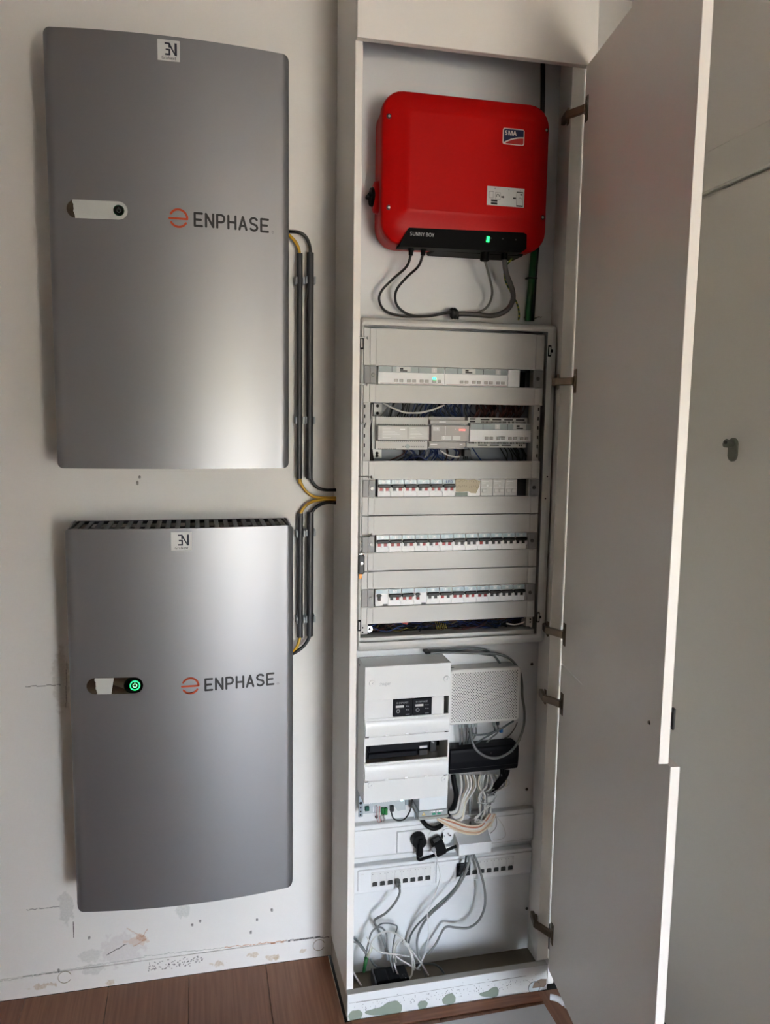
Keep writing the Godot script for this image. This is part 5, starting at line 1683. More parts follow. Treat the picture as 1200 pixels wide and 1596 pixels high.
	# two black modules in the upper window
	for k in 2:
		var c := thing("meter_module", "small black metering module beside the comb, in the enclosure's upper window" if k == 0 else "small black metering module next to the blank strip, in the upper window", "module", Vector3(0.4945 + 0.0532 * k, wy[0][0] + 0.001, 0.0), "black metering modules")
		obj("body", box(0, 0.0526, 0, 0.047, 0.135, zf + 0.0005, 0.0012), mat("module black", Color(0.055, 0.06, 0.085), 0.45), c)
		obj("white_label", box(0.007, 0.0290, 0.0245, 0.0305, zf + 0.0005, zf + 0.0009), mat("sticker white"), c)
		st = S()
		ring(st, Vector3(0.0135, 0.0150, zf + 0.0004), 0.0038, 0.0050, 0.0006, 20)
		obj("button_ring", st, mat("pale grey print"), c)
		st = S()
		cyl(st, Vector3(0.0135, 0.0150, zf + 0.0004), Vector3(0.0135, 0.0150, zf + 0.0012), 0.0035, 16)
		obj("button", st, mat("toggle black"), c)
		st = S()
		for q in [[0.0355, 0.0265], [0.0355, 0.0165]]:
			bb(st, Vector3(q[0], q[1], zf + 0.0005), Vector3(q[0] + 0.0022, q[1] + 0.0022, zf + 0.0009))
			bb(st, Vector3(q[0] + 0.005, q[1], zf + 0.0005), Vector3(q[0] + 0.008, q[1] + 0.0014, zf + 0.0008))
		bb(st, Vector3(0.034, 0.0040, zf + 0.0005), Vector3(0.045, 0.0054, zf + 0.0008))
		ring(st, Vector3(0.0105, 0.0375, zf + 0.0004), 0.0014, 0.0022, 0.0004, 12)
		obj("printed_marks", st, mat("pale grey print"), c)
		words("ENPHASE", 0.0045, Vector3(0.0280, 0.0372, zf + 0.0007), mat("pale grey print"), c, "maker_name", "Droid Sans", false, false)
	# long black module in the lower window, with terminals at its right end
	var b := thing("long_black_module", "long black rail module behind the enclosure's lower window", "module", Vector3(x0 + 0.0045, wy[1][0], 0.0))
	obj("body", box(0.0, 0.178, 0.0, 0.0475, 0.125, 0.178, 0.001), mat("module black"), b)
	obj("step", box(0.012, 0.178, 0.0215, 0.046, 0.178, 0.190, 0.002), mat("module black"), b)
	obj("lower_step", box(0.012, 0.145, 0.002, 0.0165, 0.178, 0.186, 0.0015), mat("module black"), b)
	obj("clip", box(0.150, 0.176, 0.001, 0.0175, 0.178, 0.187, 0.0015), mat("toggle black"), b)
	obj("white_label", box(0.151, 0.173, 0.0235, 0.0300, 0.190, 0.1906), mat("sticker white"), b)
	obj("end_cap", box(0.0005, 0.0075, 0.004, 0.0445, 0.178, 0.183, 0.001), mat("toggle black"), b)
	obj("terminal_block", box(0.185, 0.205, 0.002, 0.046, 0.125, 0.172, 0.002), mat("toggle black"), b)
	st = S()
	for q in [[0.190, 0.039], [0.199, 0.038], [0.195, 0.030], [0.191, 0.033]]: cyl(st, Vector3(q[0], q[1], 0.171), Vector3(q[0], q[1], 0.1735), 0.0024, 10)
	obj("terminal_screw", st, mat("bright steel"), b)
	obj("bay_shade", box(0.207, 0.2250, 0.001, 0.0465, 0.125, 0.130), mat("shade black"), b)  # black sheet paints the shade at the back of the empty bay

func wifi_router():
	var t := thing("wall_router", "white wall-mounted router with a perforated front grille", "router")
	var m := mat("router white", Color(0.86, 0.855, 0.84), 0.45)
	var x0 := 0.6600
	var x1 := 0.8685
	var y0 := 0.7490
	var y1 := 0.9055
	var st := S()
	loft(st, [rrect(x0 + 0.006, x1 - 0.008, y0 + 0.004, y1 - 0.002, 0.010, ZB + 0.001), rrect(x0 + 0.003, x1 - 0.004, y0 + 0.003, y1 - 0.001, 0.012, 0.140), rrect(x0, x1, y0, y1, 0.013, 0.160), rrect(x0, x1, y0, y1, 0.013, 0.1655), rrect(x0 + 0.0015, x1 - 0.0015, y0 + 0.0015, y1 - 0.0015, 0.012, 0.1675), rrect(x0 + 0.004, x1 - 0.004, y0 + 0.004, y1 - 0.004, 0.010, 0.1680)], true, true, [0, 0, 0, 0, 0])
	obj("housing", st, m, t)
	st = S()
	var n := 0
	var y := y0 + 0.0105
	while y < y1 - 0.008:
		var x := x0 + 0.010 + (0.0036 if n % 2 else 0.0)
		while x < x1 - 0.0105:
			st.set_smooth_group(-1)
			var c := Vector3(x, y, 0.1682)
			for k in 6:
				var a0 := TAU * k / 6
				var a1 := TAU * (k + 1) / 6
				tri(st, c, c + Vector3(cos(a0), sin(a0), 0) * 0.00172, c + Vector3(cos(a1), sin(a1), 0) * 0.00172, c - Vector3(0, 0, 1))
			x += 0.0072
		y += 0.0042
		n += 1
	var g := obj("grille_holes", st, mat("grille dark", Color(0.12, 0.12, 0.12), 0.8), t)
	g.set_meta("kind", "stuff")
	st = S()
	bb(st, Vector3(0.672, y1 - 0.002, 0.140), Vector3(0.681, y1 - 0.0002, 0.147), 0.001)
	obj("top_button", st, mat("lever grey"), t)

func patch_box():
	var t := thing("patch_box", "black plastic patch box below the white router, cables hanging out", "box")
	var m := mat("patch black", Color(0.050, 0.053, 0.075), 0.42)
	var st := S()
	var x0 := 0.6660
	var x1 := 0.8690
	# front face slightly bowed, top sloping back to the wall
	var prof := [Vector2(0.6760, ZB + 0.001), Vector2(0.6785, 0.140), Vector2(0.6790, 0.163), Vector2(0.6765, 0.1695), Vector2(0.6700, 0.1710), Vector2(0.6420, 0.1715), Vector2(0.6140, 0.1690), Vector2(0.6080, 0.1640), Vector2(0.6080, ZB + 0.001)]
	var rings := []
	for x in [x0, x0 + 0.002, x1 - 0.002, x1]:
		var r := PackedVector3Array()
		var k: float = 0.002 if x == x0 or x == x1 else 0.0
		for p in prof: r.append(Vector3(x, p.x - k * signf(p.x - 0.643), p.y - (k if p.y > 0.15 else 0.0)))
		rings.append(r)
	loft(st, rings, true, true, [-1, -1, -1])
	obj("housing", st, m, t)
	obj("seam", box(x0 + 0.001, x1 - 0.001, 0.6228, 0.6234, 0.1690, 0.1705), mat("toggle black"), t)
	st = S()
	bb(st, Vector3(0.838, 0.6585, 0.1712), Vector3(0.853, 0.6602, 0.1717))
	obj("maker_print", st, mat("lever grey"), t)
	st = S()
	cyl(st, Vector3(0.786, 0.6610, 0.1710), Vector3(0.786, 0.6610, 0.1720), 0.0028, 12)
	obj("lock_hole", st, mat("toggle black"), t)

# open electronics on a bracket below the enclosure
func gateway_board():
	var t := thing("rail_gateway", "grey electronics module with green terminal plugs, showing below the white enclosure", "module")
	var m := mat("gateway shell", Color(0.72, 0.745, 0.755), 0.45)
	var st := S()
	slab(st, PackedVector2Array([Vector2(0.4269, 0.5087), Vector2(0.4953, 0.5090), Vector2(0.5041, 0.5248), Vector2(0.5150, 0.5237), Vector2(0.5262, 0.5077), Vector2(0.5482, 0.5092), Vector2(0.5430, 0.610), Vector2(0.4250, 0.610)]), ZB + 0.001, 0.150)
	obj("shell", st, m, t)
	# perforated steel bracket at the left end
	st = S()
	bb(st, Vector3(0.4150, 0.5030, 0.150), Vector3(0.4270, 0.5640, 0.1545), 0.001)
	var br := obj("bracket", st, mat("bracket steel", Color(0.58, 0.61, 0.64), 0.4, 0.4), t)
	st = S()
	for q in [[0.5435, 0.0040], [0.5300, 0.0024], [0.5190, 0.0024], [0.5100, 0.0024]]: cyl(st, Vector3(0.4205, q[0], 0.1540), Vector3(0.4205, q[0], 0.1552), q[1], 12)
	obj("bracket_hole", st, mat("slot black"), br)
	st = S()
	bb(st, Vector3(0.5488, 0.5474, 0.1520) + Vector3(-0.003, -0.022, 0), Vector3(0.5488, 0.5474, 0.1520) + Vector3(0.006, 0.02, 0.004), 0.001)
	obj("bracket", st, mat("bracket steel"), t)
	# terminals
	obj("terminal_plug", box(0.4326, 0.4443, 0.5194, 0.5323, 0.150, 0.158, 0.001), mat("terminal teal", Color(0.05, 0.32, 0.26), 0.45), t)
	for u in [0, 1]:
		var x: float = 0.4780 + 0.0090 * u
		st = S()
		bb(st, Vector3(x, 0.5040, 0.150), Vector3(x + 0.0080, 0.5240, 0.160), 0.001)
		obj("terminal_plug", st, mat("terminal green", Color(0.03, 0.42, 0.16), 0.4), t)
	st = S()
	for k in 3:
		bb(st, Vector3(0.4560 + 0.0045 * k, 0.512, 0.150), Vector3(0.4585 + 0.0045 * k, 0.530, 0.1515))
	for k in 10: bb(st, Vector3(0.4440 + 0.006 * k, 0.5375, 0.150), Vector3(0.4475 + 0.006 * k, 0.5392, 0.1503))
	for k in 6: bb(st, Vector3(0.5060 + 0.005 * k, 0.5400, 0.150), Vector3(0.5090 + 0.005 * k, 0.5418, 0.1503))
	bb(st, Vector3(0.505, 0.5225, 0.150), Vector3(0.514, 0.5240, 0.1503))
	obj("printed_marks", st, mat("fine print"), t)
	st = S()
	var lc := Vector3(0.5364, 0.5398, 0.1510)
	cyl(st, lc, lc + Vector3(0, 0, 0.0010), 0.0038, 14)
	obj("status_light", st, glow("cool white led", Color(0.80, 0.97, 1.0), 2.2), t)
	# little wires into the terminals
	rng.seed = 12
	for k in 7:
		var a := Vector3(0.466 + 0.0035 * k, 0.506 + 0.001 * (k % 3), 0.1605)
		var c: Color = [Color(0.78, 0.60, 0.58), Color(0.74, 0.74, 0.72), Color(0.70, 0.30, 0.24), Color(0.08, 0.08, 0.08), Color(0.76, 0.72, 0.66), Color(0.10, 0.10, 0.10), Color(0.7, 0.7, 0.68)][k]
		st = S()
		tube(st, curve([a + Vector3(0, 0.024, -0.002) if k < 3 else a, a + Vector3(-0.003, 0.0, 0.006), a + Vector3(0.0, -0.014, 0.008), Vector3(0.4740 + 0.0015 * (k - 3), 0.4860 + 0.0015 * (k % 2), 0.160)], 5), 0.0010, 6)
		obj("lead", st, mat("lead tone %d" % k, c, 0.5), t)
	st = S()
	bx(st, Vector3(0.4642, 0.5025, 0.1600), Vector3(0.009, 0.007, 0.007), 0.0015, Basis(Vector3(0, 0, 1), 0.3))
	obj("lead_plug", st, mat("black plastic", Color(0.045, 0.045, 0.05), 0.45), t)
	var p := thing("usb_cable", "black cable plugged into the grey electronics module, curving up behind the enclosure", "cable")
	st = S()
	bb(st, Vector3(0.5019, 0.5205, 0.1520) + Vector3(0, -0.008, 0.0), Vector3(0.5128, 0.5194, 0.1520) + Vector3(0, 0.010, 0.010), 0.0015)
	obj("plug", st, mat("black plastic"), p)
	st = S()
	tube(st, curve([Vector3(0.5063, 0.5096, 0.1570), Vector3(0.5113, 0.4938, 0.1600), Vector3(0.5244, 0.4881, 0.1660), Vector3(0.5409, 0.4951, 0.1720), Vector3(0.5539, 0.5180, 0.1760), Vector3(0.5600, 0.5413, 0.1720), Vector3(0.5647, 0.5609, 0.1600)], 6), 0.0020, 8)
	obj("lead", st, mat("black plastic"), p)

# white relay box under the enclosure's right side
func relay_box():
	var t := thing("relay_box", "small white box with a grey foot and yellow warning triangle, below the enclosure", "box")
	var x0 := 0.5739
	var x1 := 0.6543
	var yb := 0.5251
	obj("body", box(x0, x1, yb, 0.5655, ZB + 0.001, 0.195, 0.0015), mat("relay white", Color(0.87, 0.885, 0.895), 0.4), t)
	var y2 := yb - 0.0165
	obj("foot", box(x0 - 0.001, x1 + 0.001, y2, yb - 0.0003, 0.125, 0.197, 0.0015), mat("relay foot", Color(0.62, 0.645, 0.645), 0.4), t)
	obj("clear_lip", box(x0 - 0.002, x1 + 0.004, y2 - 0.0090, y2 - 0.0003, 0.125, 0.199, 0.0025), mat("clear grey", Color(0.66, 0.66, 0.63), 0.15), t)
	obj("mounting_ear", box(x0 - 0.0075, x0 - 0.0005, yb - 0.006, 0.5655, ZB + 0.001, 0.120, 0.001), mat("bracket steel"), t)
	obj("mounting_ear", box(x0 - 0.0010, x0 + 0.0012, y2 - 0.028, y2 - 0.0095, 0.150, 0.153, 0.0004), mat("bracket steel"), t)
	var st := S()
	var c := Vector3(x0 + 0.013, y2 + 0.008, 0.1972)
	tri(st, c + Vector3(-0.0055, -0.004, 0), c + Vector3(0.0055, -0.004, 0), c + Vector3(0, 0.0055, 0), c - Vector3(0, 0, 1))
	obj("warning_triangle", st, mat("warning yellow", Color(0.72, 0.62, 0.16), 0.5), t)
	st = S()
	bb(st, c + Vector3(-0.0006, -0.0020, 0.0001), c + Vector3(0.0006, 0.0025, 0.0004))
	for k in 9: bb(st, Vector3(x0 + 0.030 + 0.0042 * k, y2 + 0.0105, 0.197), Vector3(x0 + 0.0325 + 0.0042 * k, y2 + 0.0138, 0.1973))
	obj("printed_marks", st, mat("fine print"), t)
	for k in 2: obj("green_block", box(x0 + 0.037 + 0.0145 * k, x0 + 0.0465 + 0.0145 * k, y2 + 0.003, y2 + 0.0082, 0.197, 0.1976), mat("terminal mint", Color(0.16, 0.55, 0.42), 0.5), t)

# two runs of white wall trunking with sockets and network outlets
func trunking():
	var m := mat("trunking white", Color(0.885, 0.885, 0.885), 0.35)
	var t := thing("socket_trunking", "white cable trunking with two wall sockets across the cabinet back", "trunking")
	obj("body", box(0.386, 0.9365, 0.3690, 0.4680, ZB + 0.0005, 0.1375, 0.002), m, t)
	obj("lid", box(0.386, 0.9355, 0.3820, 0.4550, 0.1377, 0.1405, 0.0008), m, t)
	obj("lower_groove", box(0.386, 0.9360, 0.3735, 0.3765, 0.1377, 0.1392, 0.0004), mat("trunk rib", Color(0.80, 0.80, 0.79), 0.4), t)
	var st := S()
	bb(st, Vector3(0.5270, 0.3815, 0.1407), Vector3(0.7160, 0.4430, 0.1470), 0.0012)
	var plate := obj("socket_plate", st, m, t)
	# round socket with earth pin
	for c in [Vector3(0.6719, 0.4170, 0.1475), Vector3(0.6398, 0.4206, 0.1475), Vector3(0.5857, 0.4152, 0.1475)]:
		st = S()
		ring(st, c - Vector3(0, 0, 0.0005), 0.0205, 0.0230, 0.0026, 32)
		cyl(st, c - Vector3(0, 0, 0.0022), c - Vector3(0, 0, 0.0002), 0.0205, 32)
		obj("socket", st, m, plate)
	st = S()
	var sc := Vector3(0.6719, 0.4170, 0.1475)
	for q in [[-0.0090, 0.001], [0.0095, 0.001]]: cyl(st, sc + Vector3(q[0], q[1], -0.0010), sc + Vector3(q[0], q[1], 0.0004), 0.0024, 12)
	obj("socket_hole", st, mat("slot black"), plate)
	st = S()
	cyl(st, sc + Vector3(0.002, 0.008, 0), sc + Vector3(0.002, 0.008, 0.012), 0.0022, 10)
	obj("earth_pin", st, mat("bright steel"), plate)
	var d := thing("network_trunking", "white cable trunking with rows of network outlets across the cabinet back", "trunking")
	obj("body", box(0.386, 0.9365, 0.2680, 0.3470, ZB + 0.0005, 0.1375, 0.002), m, d)
	obj("outlet_frame", box(0.4175, 0.6400, 0.2790, 0.3390, 0.1377, 0.1430, 0.0012), m, d)
	obj("outlet_frame", box(0.6440, 0.9330, 0.2750, 0.3385, 0.1377, 0.1430, 0.0012), m, d)
	for k in 8:
		outlet(d, 0.4545 + 0.02185 * k)
	for k in 6:
		outlet(d, 0.7470 + 0.02180 * k)
	st = S()
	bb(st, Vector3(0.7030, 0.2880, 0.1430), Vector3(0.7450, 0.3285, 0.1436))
	var hole := obj("bay_shade", st, mat("shade black"), d)  # flat black plate paints the shade of the open outlet bay
	st = S()
	bb(st, Vector3(0.706, 0.3220, 0.1436), Vector3(0.738, 0.3245, 0.1445), 0.0005)
	tube(st, PackedVector3Array([Vector3(0.708, 0.300, 0.1445), Vector3(0.722, 0.3165, 0.1450), Vector3(0.740, 0.303, 0.1445)]), 0.0012, 6)
	obj("bay_rim", st, mat("lever grey"), hole)
	# pale bars painted as gloss at the name tag ends
	st = S()
	for x in [0.431, 0.664]: bx(st, Vector3(x, 0.3280, 0.1434), Vector3(0.009, 0.0022, 0.0008), 0.0003)
	obj("painted_gloss", st, mat("router white"), d)

func outlet(d: Node3D, x: float):
	var m := mat("outlet white", Color(0.86, 0.855, 0.845), 0.4)
	var st := S()
	bb(st, Vector3(x + 0.0004, 0.2870, 0.1430), Vector3(x + 0.0212, 0.3310, 0.1448), 0.0006)
	var o := obj("network_outlet", st, m, d)
	st = S()
	bb(st, Vector3(x + 0.0035, 0.2905, 0.1446), Vector3(x + 0.0180, 0.3020, 0.1454), 0.0008)
	bb(st, Vector3(x + 0.0052, 0.3015, 0.1446), Vector3(x + 0.0163, 0.3065, 0.1453), 0.0006)
	for q in [0.0045, 0.0175]: cyl(st, Vector3(x + q, 0.3255 if q < 0.01 else 0.3258, 0.1446), Vector3(x + q, 0.3255 if q < 0.01 else 0.3258, 0.1452), 0.0009, 8)
	obj("jack_opening", st, mat("jack dark", Color(0.10, 0.11, 0.11), 0.5), o)
	st = S()
	bb(st, Vector3(x + 0.0042, 0.3040, 0.1452), Vector3(x + 0.0172, 0.3080, 0.1462), 0.0006)
	obj("shutter", st, m, o)

func plugs():
	var blk := mat("plug black", Color(0.040, 0.042, 0.048), 0.42)
	# angled plug with its cable leading off to the right
	var t := thing("power_plug", "round black angled power plug with a thick cable, in the trunking's left socket", "plug")
	var c := Vector3(0.5849, 0.4205, 0.1500)
	var st := S()
	cyl(st, c, c + Vector3(0, 0, 0.022), 0.0215, 26, 0.0195)
	bx(st, c + Vector3(0.003, 0.004, 0.024), Vector3(0.012, 0.016, 0.006), 0.002)
	bx(st, c + Vector3(0.001, -0.022, 0.016), Vector3(0.018, 0.044, 0.020), 0.005)
	obj("head", st, blk, t)
	st = S()
	tube(st, curve([Vector3(0.5821, 0.4061, 0.1680), Vector3(0.5813, 0.3824, 0.1660), Vector3(0.5853, 0.3668, 0.1660), Vector3(0.6056, 0.3701, 0.1660), Vector3(0.6383, 0.3788, 0.1680), Vector3(0.6866, 0.3941, 0.1680), Vector3(0.7044, 0.3934, 0.1600)], 6), 0.0042, 10)
	obj("lead", st, blk, t)
	# square charger block with a pale USB plug
	t = thing("usb_charger", "black wedge-shaped usb charger plugged in beside the round black plug", "charger")
	c = Vector3(0.6393, 0.4032, 0.1505)
	st = S()
	var B := Basis(Vector3(0, 0, 1), 0.38)
	bx(st, c + Vector3(0, 0, 0.019), Vector3(0.033, 0.045, 0.036), 0.005, B)
	obj("body", st, blk, t)
	st = S()
	bx(st, c + B * Vector3(0.001, 0.0225, 0.024), Vector3(0.018, 0.003, 0.016), 0.001, B)
	obj("end_plate", st, mat("lever grey"), t)
	var u := thing("charging_cable", "thin white charging cable hanging from the black usb charger to the cabinet floor", "cable")
	st = S()
	bx(st, Vector3(0.6199, 0.4065, 0.1900), Vector3(0.011, 0.013, 0.006), 0.0015, B)
	obj("usb_plug", st, mat("plug silver", Color(0.62, 0.62, 0.63), 0.35), u)
	st = S()
	cyl(st, Vector3(0.6216, 0.4012, 0.1910), Vector3(0.6255, 0.3914, 0.1910), 0.0038, 12, 0.0022)
	tube(st, curve([Vector3(0.6255, 0.3914, 0.1910), Vector3(0.6372, 0.3494, 0.1860), Vector3(0.6435, 0.3186, 0.1800), Vector3(0.6375, 0.2838, 0.1780), Vector3(0.6205, 0.2349, 0.1760), Vector3(0.6099, 0.2075, 0.1760), Vector3(0.6145, 0.1683, 0.1760), Vector3(0.6112, 0.1217, 0.1780), Vector3(0.5997, 0.0835, 0.1820), Vector3(0.5818, 0.0556, 0.1880)], 6), 0.0016, 8)
	tube(st, PackedVector3Array([Vector3(0.6074, 0.1004, 0.1800), Vector3(0.5914, 0.0682, 0.1860), Vector3(0.5794, 0.0555, 0.1900)]), 0.0024, 8)
	obj("lead", st, mat("cable bright white", Color(0.86, 0.86, 0.85), 0.4), u)

# white plastic box clipped over the right of the socket run
func socket_cover():
	var t := thing("junction_box", "white oblong junction box projecting from the trunking, grey on top", "box")
	var z1 := 0.190
	var x0 := 0.6925
	var x1 := 0.7880
	var y1 := 0.4150
	var y0 := 0.3790
	var st := S()
	loft(st, [
		PackedVector3Array([Vector3(x0, y0 + 0.004, 0.142), Vector3(x1 + 0.004, y0 + 0.004, 0.142), Vector3(x1 + 0.004, y1 + 0.012, 0.142), Vector3(x0, y1 + 0.012, 0.142)]),
		PackedVector3Array([Vector3(x0, y0, z1), Vector3(x1, y0, z1), Vector3(x1, y1 - 0.004, z1), Vector3(x0, y1 - 0.004, z1)])], true, true, [-1])
	obj("housing", st, mat("junction white", Color(0.86, 0.865, 0.865), 0.4), t)
	st = S()
	for k in 3: cyl(st, Vector3(0.7165 + 0.0085 * k, y0 + 0.001, z1 - 0.010), Vector3(0.7165 + 0.0085 * k, y0 - 0.006, z1 - 0.010), 0.0042, 10)
	obj("cable_entry", st, mat("lever grey"), t)

func power_strip():
	var t := thing("power_strip", "black power strip lying on the cabinet floor under the cables", "power strip")
	var st := S()
	bb(st, Vector3(0.4600, 0.0145, 0.155), Vector3(0.5520, 0.0520, 0.215), 0.003)
	obj("body", st, mat("plug black", Color(0.040, 0.042, 0.048), 0.42), t)
	st = S()
	bb(st, Vector3(0.4550, 0.0145, 0.155), Vector3(0.4597, 0.0530, 0.215), 0.001)
	obj("end_cap", st, mat("lever grey"), t)
	for k in 2:
		st = S()
		bb(st, Vector3(0.4660 + 0.033 * k, 0.0500, 0.165), Vector3(0.4940 + 0.033 * k, 0.0535, 0.212), 0.002)
		obj("socket_insert", st, mat("module black"), t)
	st = S()
	var c := Vector3(0.5400, 0.0521, 0.200)
	for k in 20:
		var a0 := TAU * k / 20
		var a1 := TAU * (k + 1) / 20
		quad(st, c + Vector3(cos(a0), 0, sin(a0)) * 0.0050, c + Vector3(cos(a1), 0, sin(a1)) * 0.0050, c + Vector3(cos(a1), 0, sin(a1)) * 0.0042, c + Vector3(cos(a0), 0, sin(a0)) * 0.0042, c - Vector3(0, 1, 0))
	obj("button_mark", st, mat("lever grey"), t)
	st = S()
	bx(st, Vector3(0.5410, 0.0523, 0.212), Vector3(0.0025, 0.0006, 0.0025))
	obj("status_light", st, mat("sticker white"), t)

func lower_cables():
	var grey := mat("patch cable grey", Color(0.47, 0.475, 0.47), 0.5)
	var slate := mat("cable slate", Color(0.36, 0.385, 0.39), 0.5)
	var white := mat("cable white", Color(0.80, 0.79, 0.77), 0.45)
	var cream := mat("cable cream", Color(0.82, 0.77, 0.68), 0.5)
	var tan := mat("cable tan", Color(0.74, 0.58, 0.47), 0.5)
	var dark := mat("plug black")
	var orange := mat("cable orange", Color(0.66, 0.40, 0.28), 0.5)
	# above the enclosure and router
	cable("router_cable", [Vector3(0.5976, 0.9520, 0.1500), Vector3(0.6449, 0.9512, 0.1500), Vector3(0.6860, 0.9483, 0.1480), Vector3(0.7425, 0.9429, 0.1460), Vector3(0.7914, 0.9402, 0.1460), Vector3(0.8336, 0.9268, 0.1460), Vector3(0.8575, 0.9064, 0.1500), Vector3(0.8739, 0.8777, 0.1500), Vector3(0.8800, 0.8438, 0.1500), Vector3(0.8809, 0.8112, 0.1530), Vector3(0.8831, 0.7743, 0.1650), Vector3(0.8763, 0.7358, 0.1800), Vector3(0.8582, 0.6985, 0.1900), Vector3(0.8325, 0.6712, 0.1950), Vector3(0.7963, 0.6584, 0.1970), Vector3(0.7609, 0.6648, 0.1960), Vector3(0.7339, 0.6856, 0.1920), Vector3(0.7226, 0.7111, 0.1850), Vector3(0.7226, 0.7371, 0.1720)], 0.0036, mat("cable mid grey", Color(0.42, 0.425, 0.425), 0.45), "mid grey cable arching over the router and looping across the black patch box", "cable")
	cable("router_cable", [Vector3(0.6023, 0.9523, 0.1400), Vector3(0.6670, 0.9537, 0.1380), Vector3(0.7327, 0.9532, 0.1360), Vector3(0.7712, 0.9469, 0.1340), Vector3(0.8017, 0.9275, 0.1300), Vector3(0.8256, 0.8986, 0.1250)], 0.0032, slate, "slate grey cable dipping behind the router's top edge", "cable", "slate cables over the router")
	cable("router_cable", [Vector3(0.5997, 0.9531, 0.1300), Vector3(0.6517, 0.9515, 0.1280), Vector3(0.7170, 0.9425, 0.1280), Vector3(0.7605, 0.9347, 0.1280), Vector3(0.8071, 0.9260, 0.1260)], 0.0026, slate, "short slate grey cable lying above the router", "cable", "slate cables over the router")
	var st := S()
	bx(st, Vector3(0.6008, 0.9548, 0.1450), Vector3(0.016, 0.007, 0.030), 0.002)
	tag(obj("cable_entry_block", st, dark), "black cable entry block on top of the white enclosure", "block")
	# leads under the router: plugs and short leads
	var u := [722, 727, 732, 737, 743, 750, 777, 783]
	for k in 8:
		var t := thing("router_lead", "grey lead plugged into the router's underside, running to the black patch box" if k < 6 else "grey lead in the router's right-hand sockets, running to the black patch box", "cable", Vector3.ZERO, "leads under the router" if k < 6 else "right-hand leads under the router")
		var x: float = 0.7020 + (0.0094 * k if k < 6 else 0.1000 + 0.0120 * (k - 6))
		st = S()
		bb(st, Vector3(x - 0.0040, 0.7300, 0.138), Vector3(x + 0.0040, 0.7500, 0.147), 0.001)
		obj("plug", st, mat("plug clear", Color(0.62, 0.65, 0.65), 0.3) if k < 7 else mat("plug slate", Color(0.16, 0.22, 0.27), 0.5), t)
		st = S()
		var xe: float = x + [0.004, 0.006, 0.002, -0.004, -0.010, -0.014, -0.050, -0.030][k]
		tube(st, curve([Vector3(x, 0.731, 0.142), Vector3(x + 0.001, 0.712, 0.146), Vector3(lerpf(x, xe, 0.6), 0.694, 0.144), Vector3(xe, 0.676, 0.136)], 6), 0.0024, 8)
		obj("lead", st, grey if k % 3 else slate, t)
	st = S()
	cyl(st, Vector3(0.8248, 0.7177, 0.1430), Vector3(0.8251, 0.7082, 0.1430), 0.0055, 12)
	tag(obj("coax_connector", st, mat("connector blue", Color(0.05, 0.38, 0.66), 0.4)), "bright blue connector under the router", "connector")
	cable("router_cable", [Vector3(0.7251, 0.7226, 0.1500), Vector3(0.7326, 0.7151, 0.1560), Vector3(0.7633, 0.7125, 0.1600), Vector3(0.8074, 0.7194, 0.1580), Vector3(0.8491, 0.7347, 0.1480), Vector3(0.8612, 0.7371, 0.1420)], 0.0028, slate, "slate grey cable slung in a shallow bow below the router", "cable")
	cable("router_cable", [Vector3(0.8781, 0.7274, 0.1300), Vector3(0.8708, 0.7055, 0.1260), Vector3(0.8574, 0.6858, 0.1220), Vector3(0.8448, 0.6783, 0.1200)], 0.0018, grey, "thin grey cable behind the router's lower right corner", "cable")
	# black cables
	cable("black_hose", [Vector3(0.6800, 0.6040, 0.1600), Vector3(0.6825, 0.5785, 0.1660), Vector3(0.6875, 0.5500, 0.1700), Vector3(0.6844, 0.5240, 0.1700), Vector3(0.6715, 0.4970, 0.1660), Vector3(0.6583, 0.4763, 0.1560)], 0.0074, dark, "thick black cable bending down beside the white enclosure", "cable")
	cable("black_hose", [Vector3(0.5949, 0.4761, 0.1500), Vector3(0.6059, 0.4621, 0.1580), Vector3(0.6235, 0.4529, 0.1620), Vector3(0.6427, 0.4536, 0.1600), Vector3(0.6581, 0.4610, 0.1520)], 0.0066, dark, "thick black cable arching under the relay box", "cable")
	for k in 4:
		cable("black_cable", [Vector3(0.8452, 0.6021, 0.1600) + Vector3(-0.006 * k, 0, -0.004 * k), Vector3(0.8357, 0.5830, 0.1660) + Vector3(-0.004 * k, 0, -0.004 * k), Vector3(0.8172, 0.5619, 0.1660) + Vector3(-0.003 * k, 0.0, -0.004 * k), Vector3(0.8049, 0.5413, 0.1600) + Vector3(-0.002 * k, 0, -0.003 * k), Vector3(0.8030, 0.5147, 0.1520) + Vector3(-0.001 * k, 0, -0.003 * k)], 0.0036, dark, "black cable leaving the patch box's right end into the cable clamp", "cable", "black cables from the patch box")
	cable("black_cable", [Vector3(0.7755, 0.4579, 0.1480), Vector3(0.7635, 0.4487, 0.1500), Vector3(0.7517, 0.4337, 0.1520)], 0.0052, dark, "short thick black cable behind the white bundle", "cable")
	# clamp on the bundle
	st = S()
	bx(st, Vector3(0.7874, 0.5279, 0.1720), Vector3(0.026, 0.020, 0.014), 0.003)
	bx(st, Vector3(0.7594, 0.5330, 0.1650), Vector3(0.010, 0.018, 0.012), 0.002)
	tube(st, PackedVector3Array([Vector3(0.7467, 0.5246, 0.1800), Vector3(0.7680, 0.5207, 0.1840), Vector3(0.7914, 0.5230, 0.1820), Vector3(0.8038, 0.5387, 0.1780), Vector3(0.7968, 0.5441, 0.1760)]), 0.0016, 7)
	tag(obj("cable_clamp", st, mat("clamp clear", Color(0.78, 0.79, 0.78), 0.25)), "translucent white clamp holding the cable bundle", "clamp")
	# data cables falling out of the patch box to the clamp and beyond
	rng.seed = 21
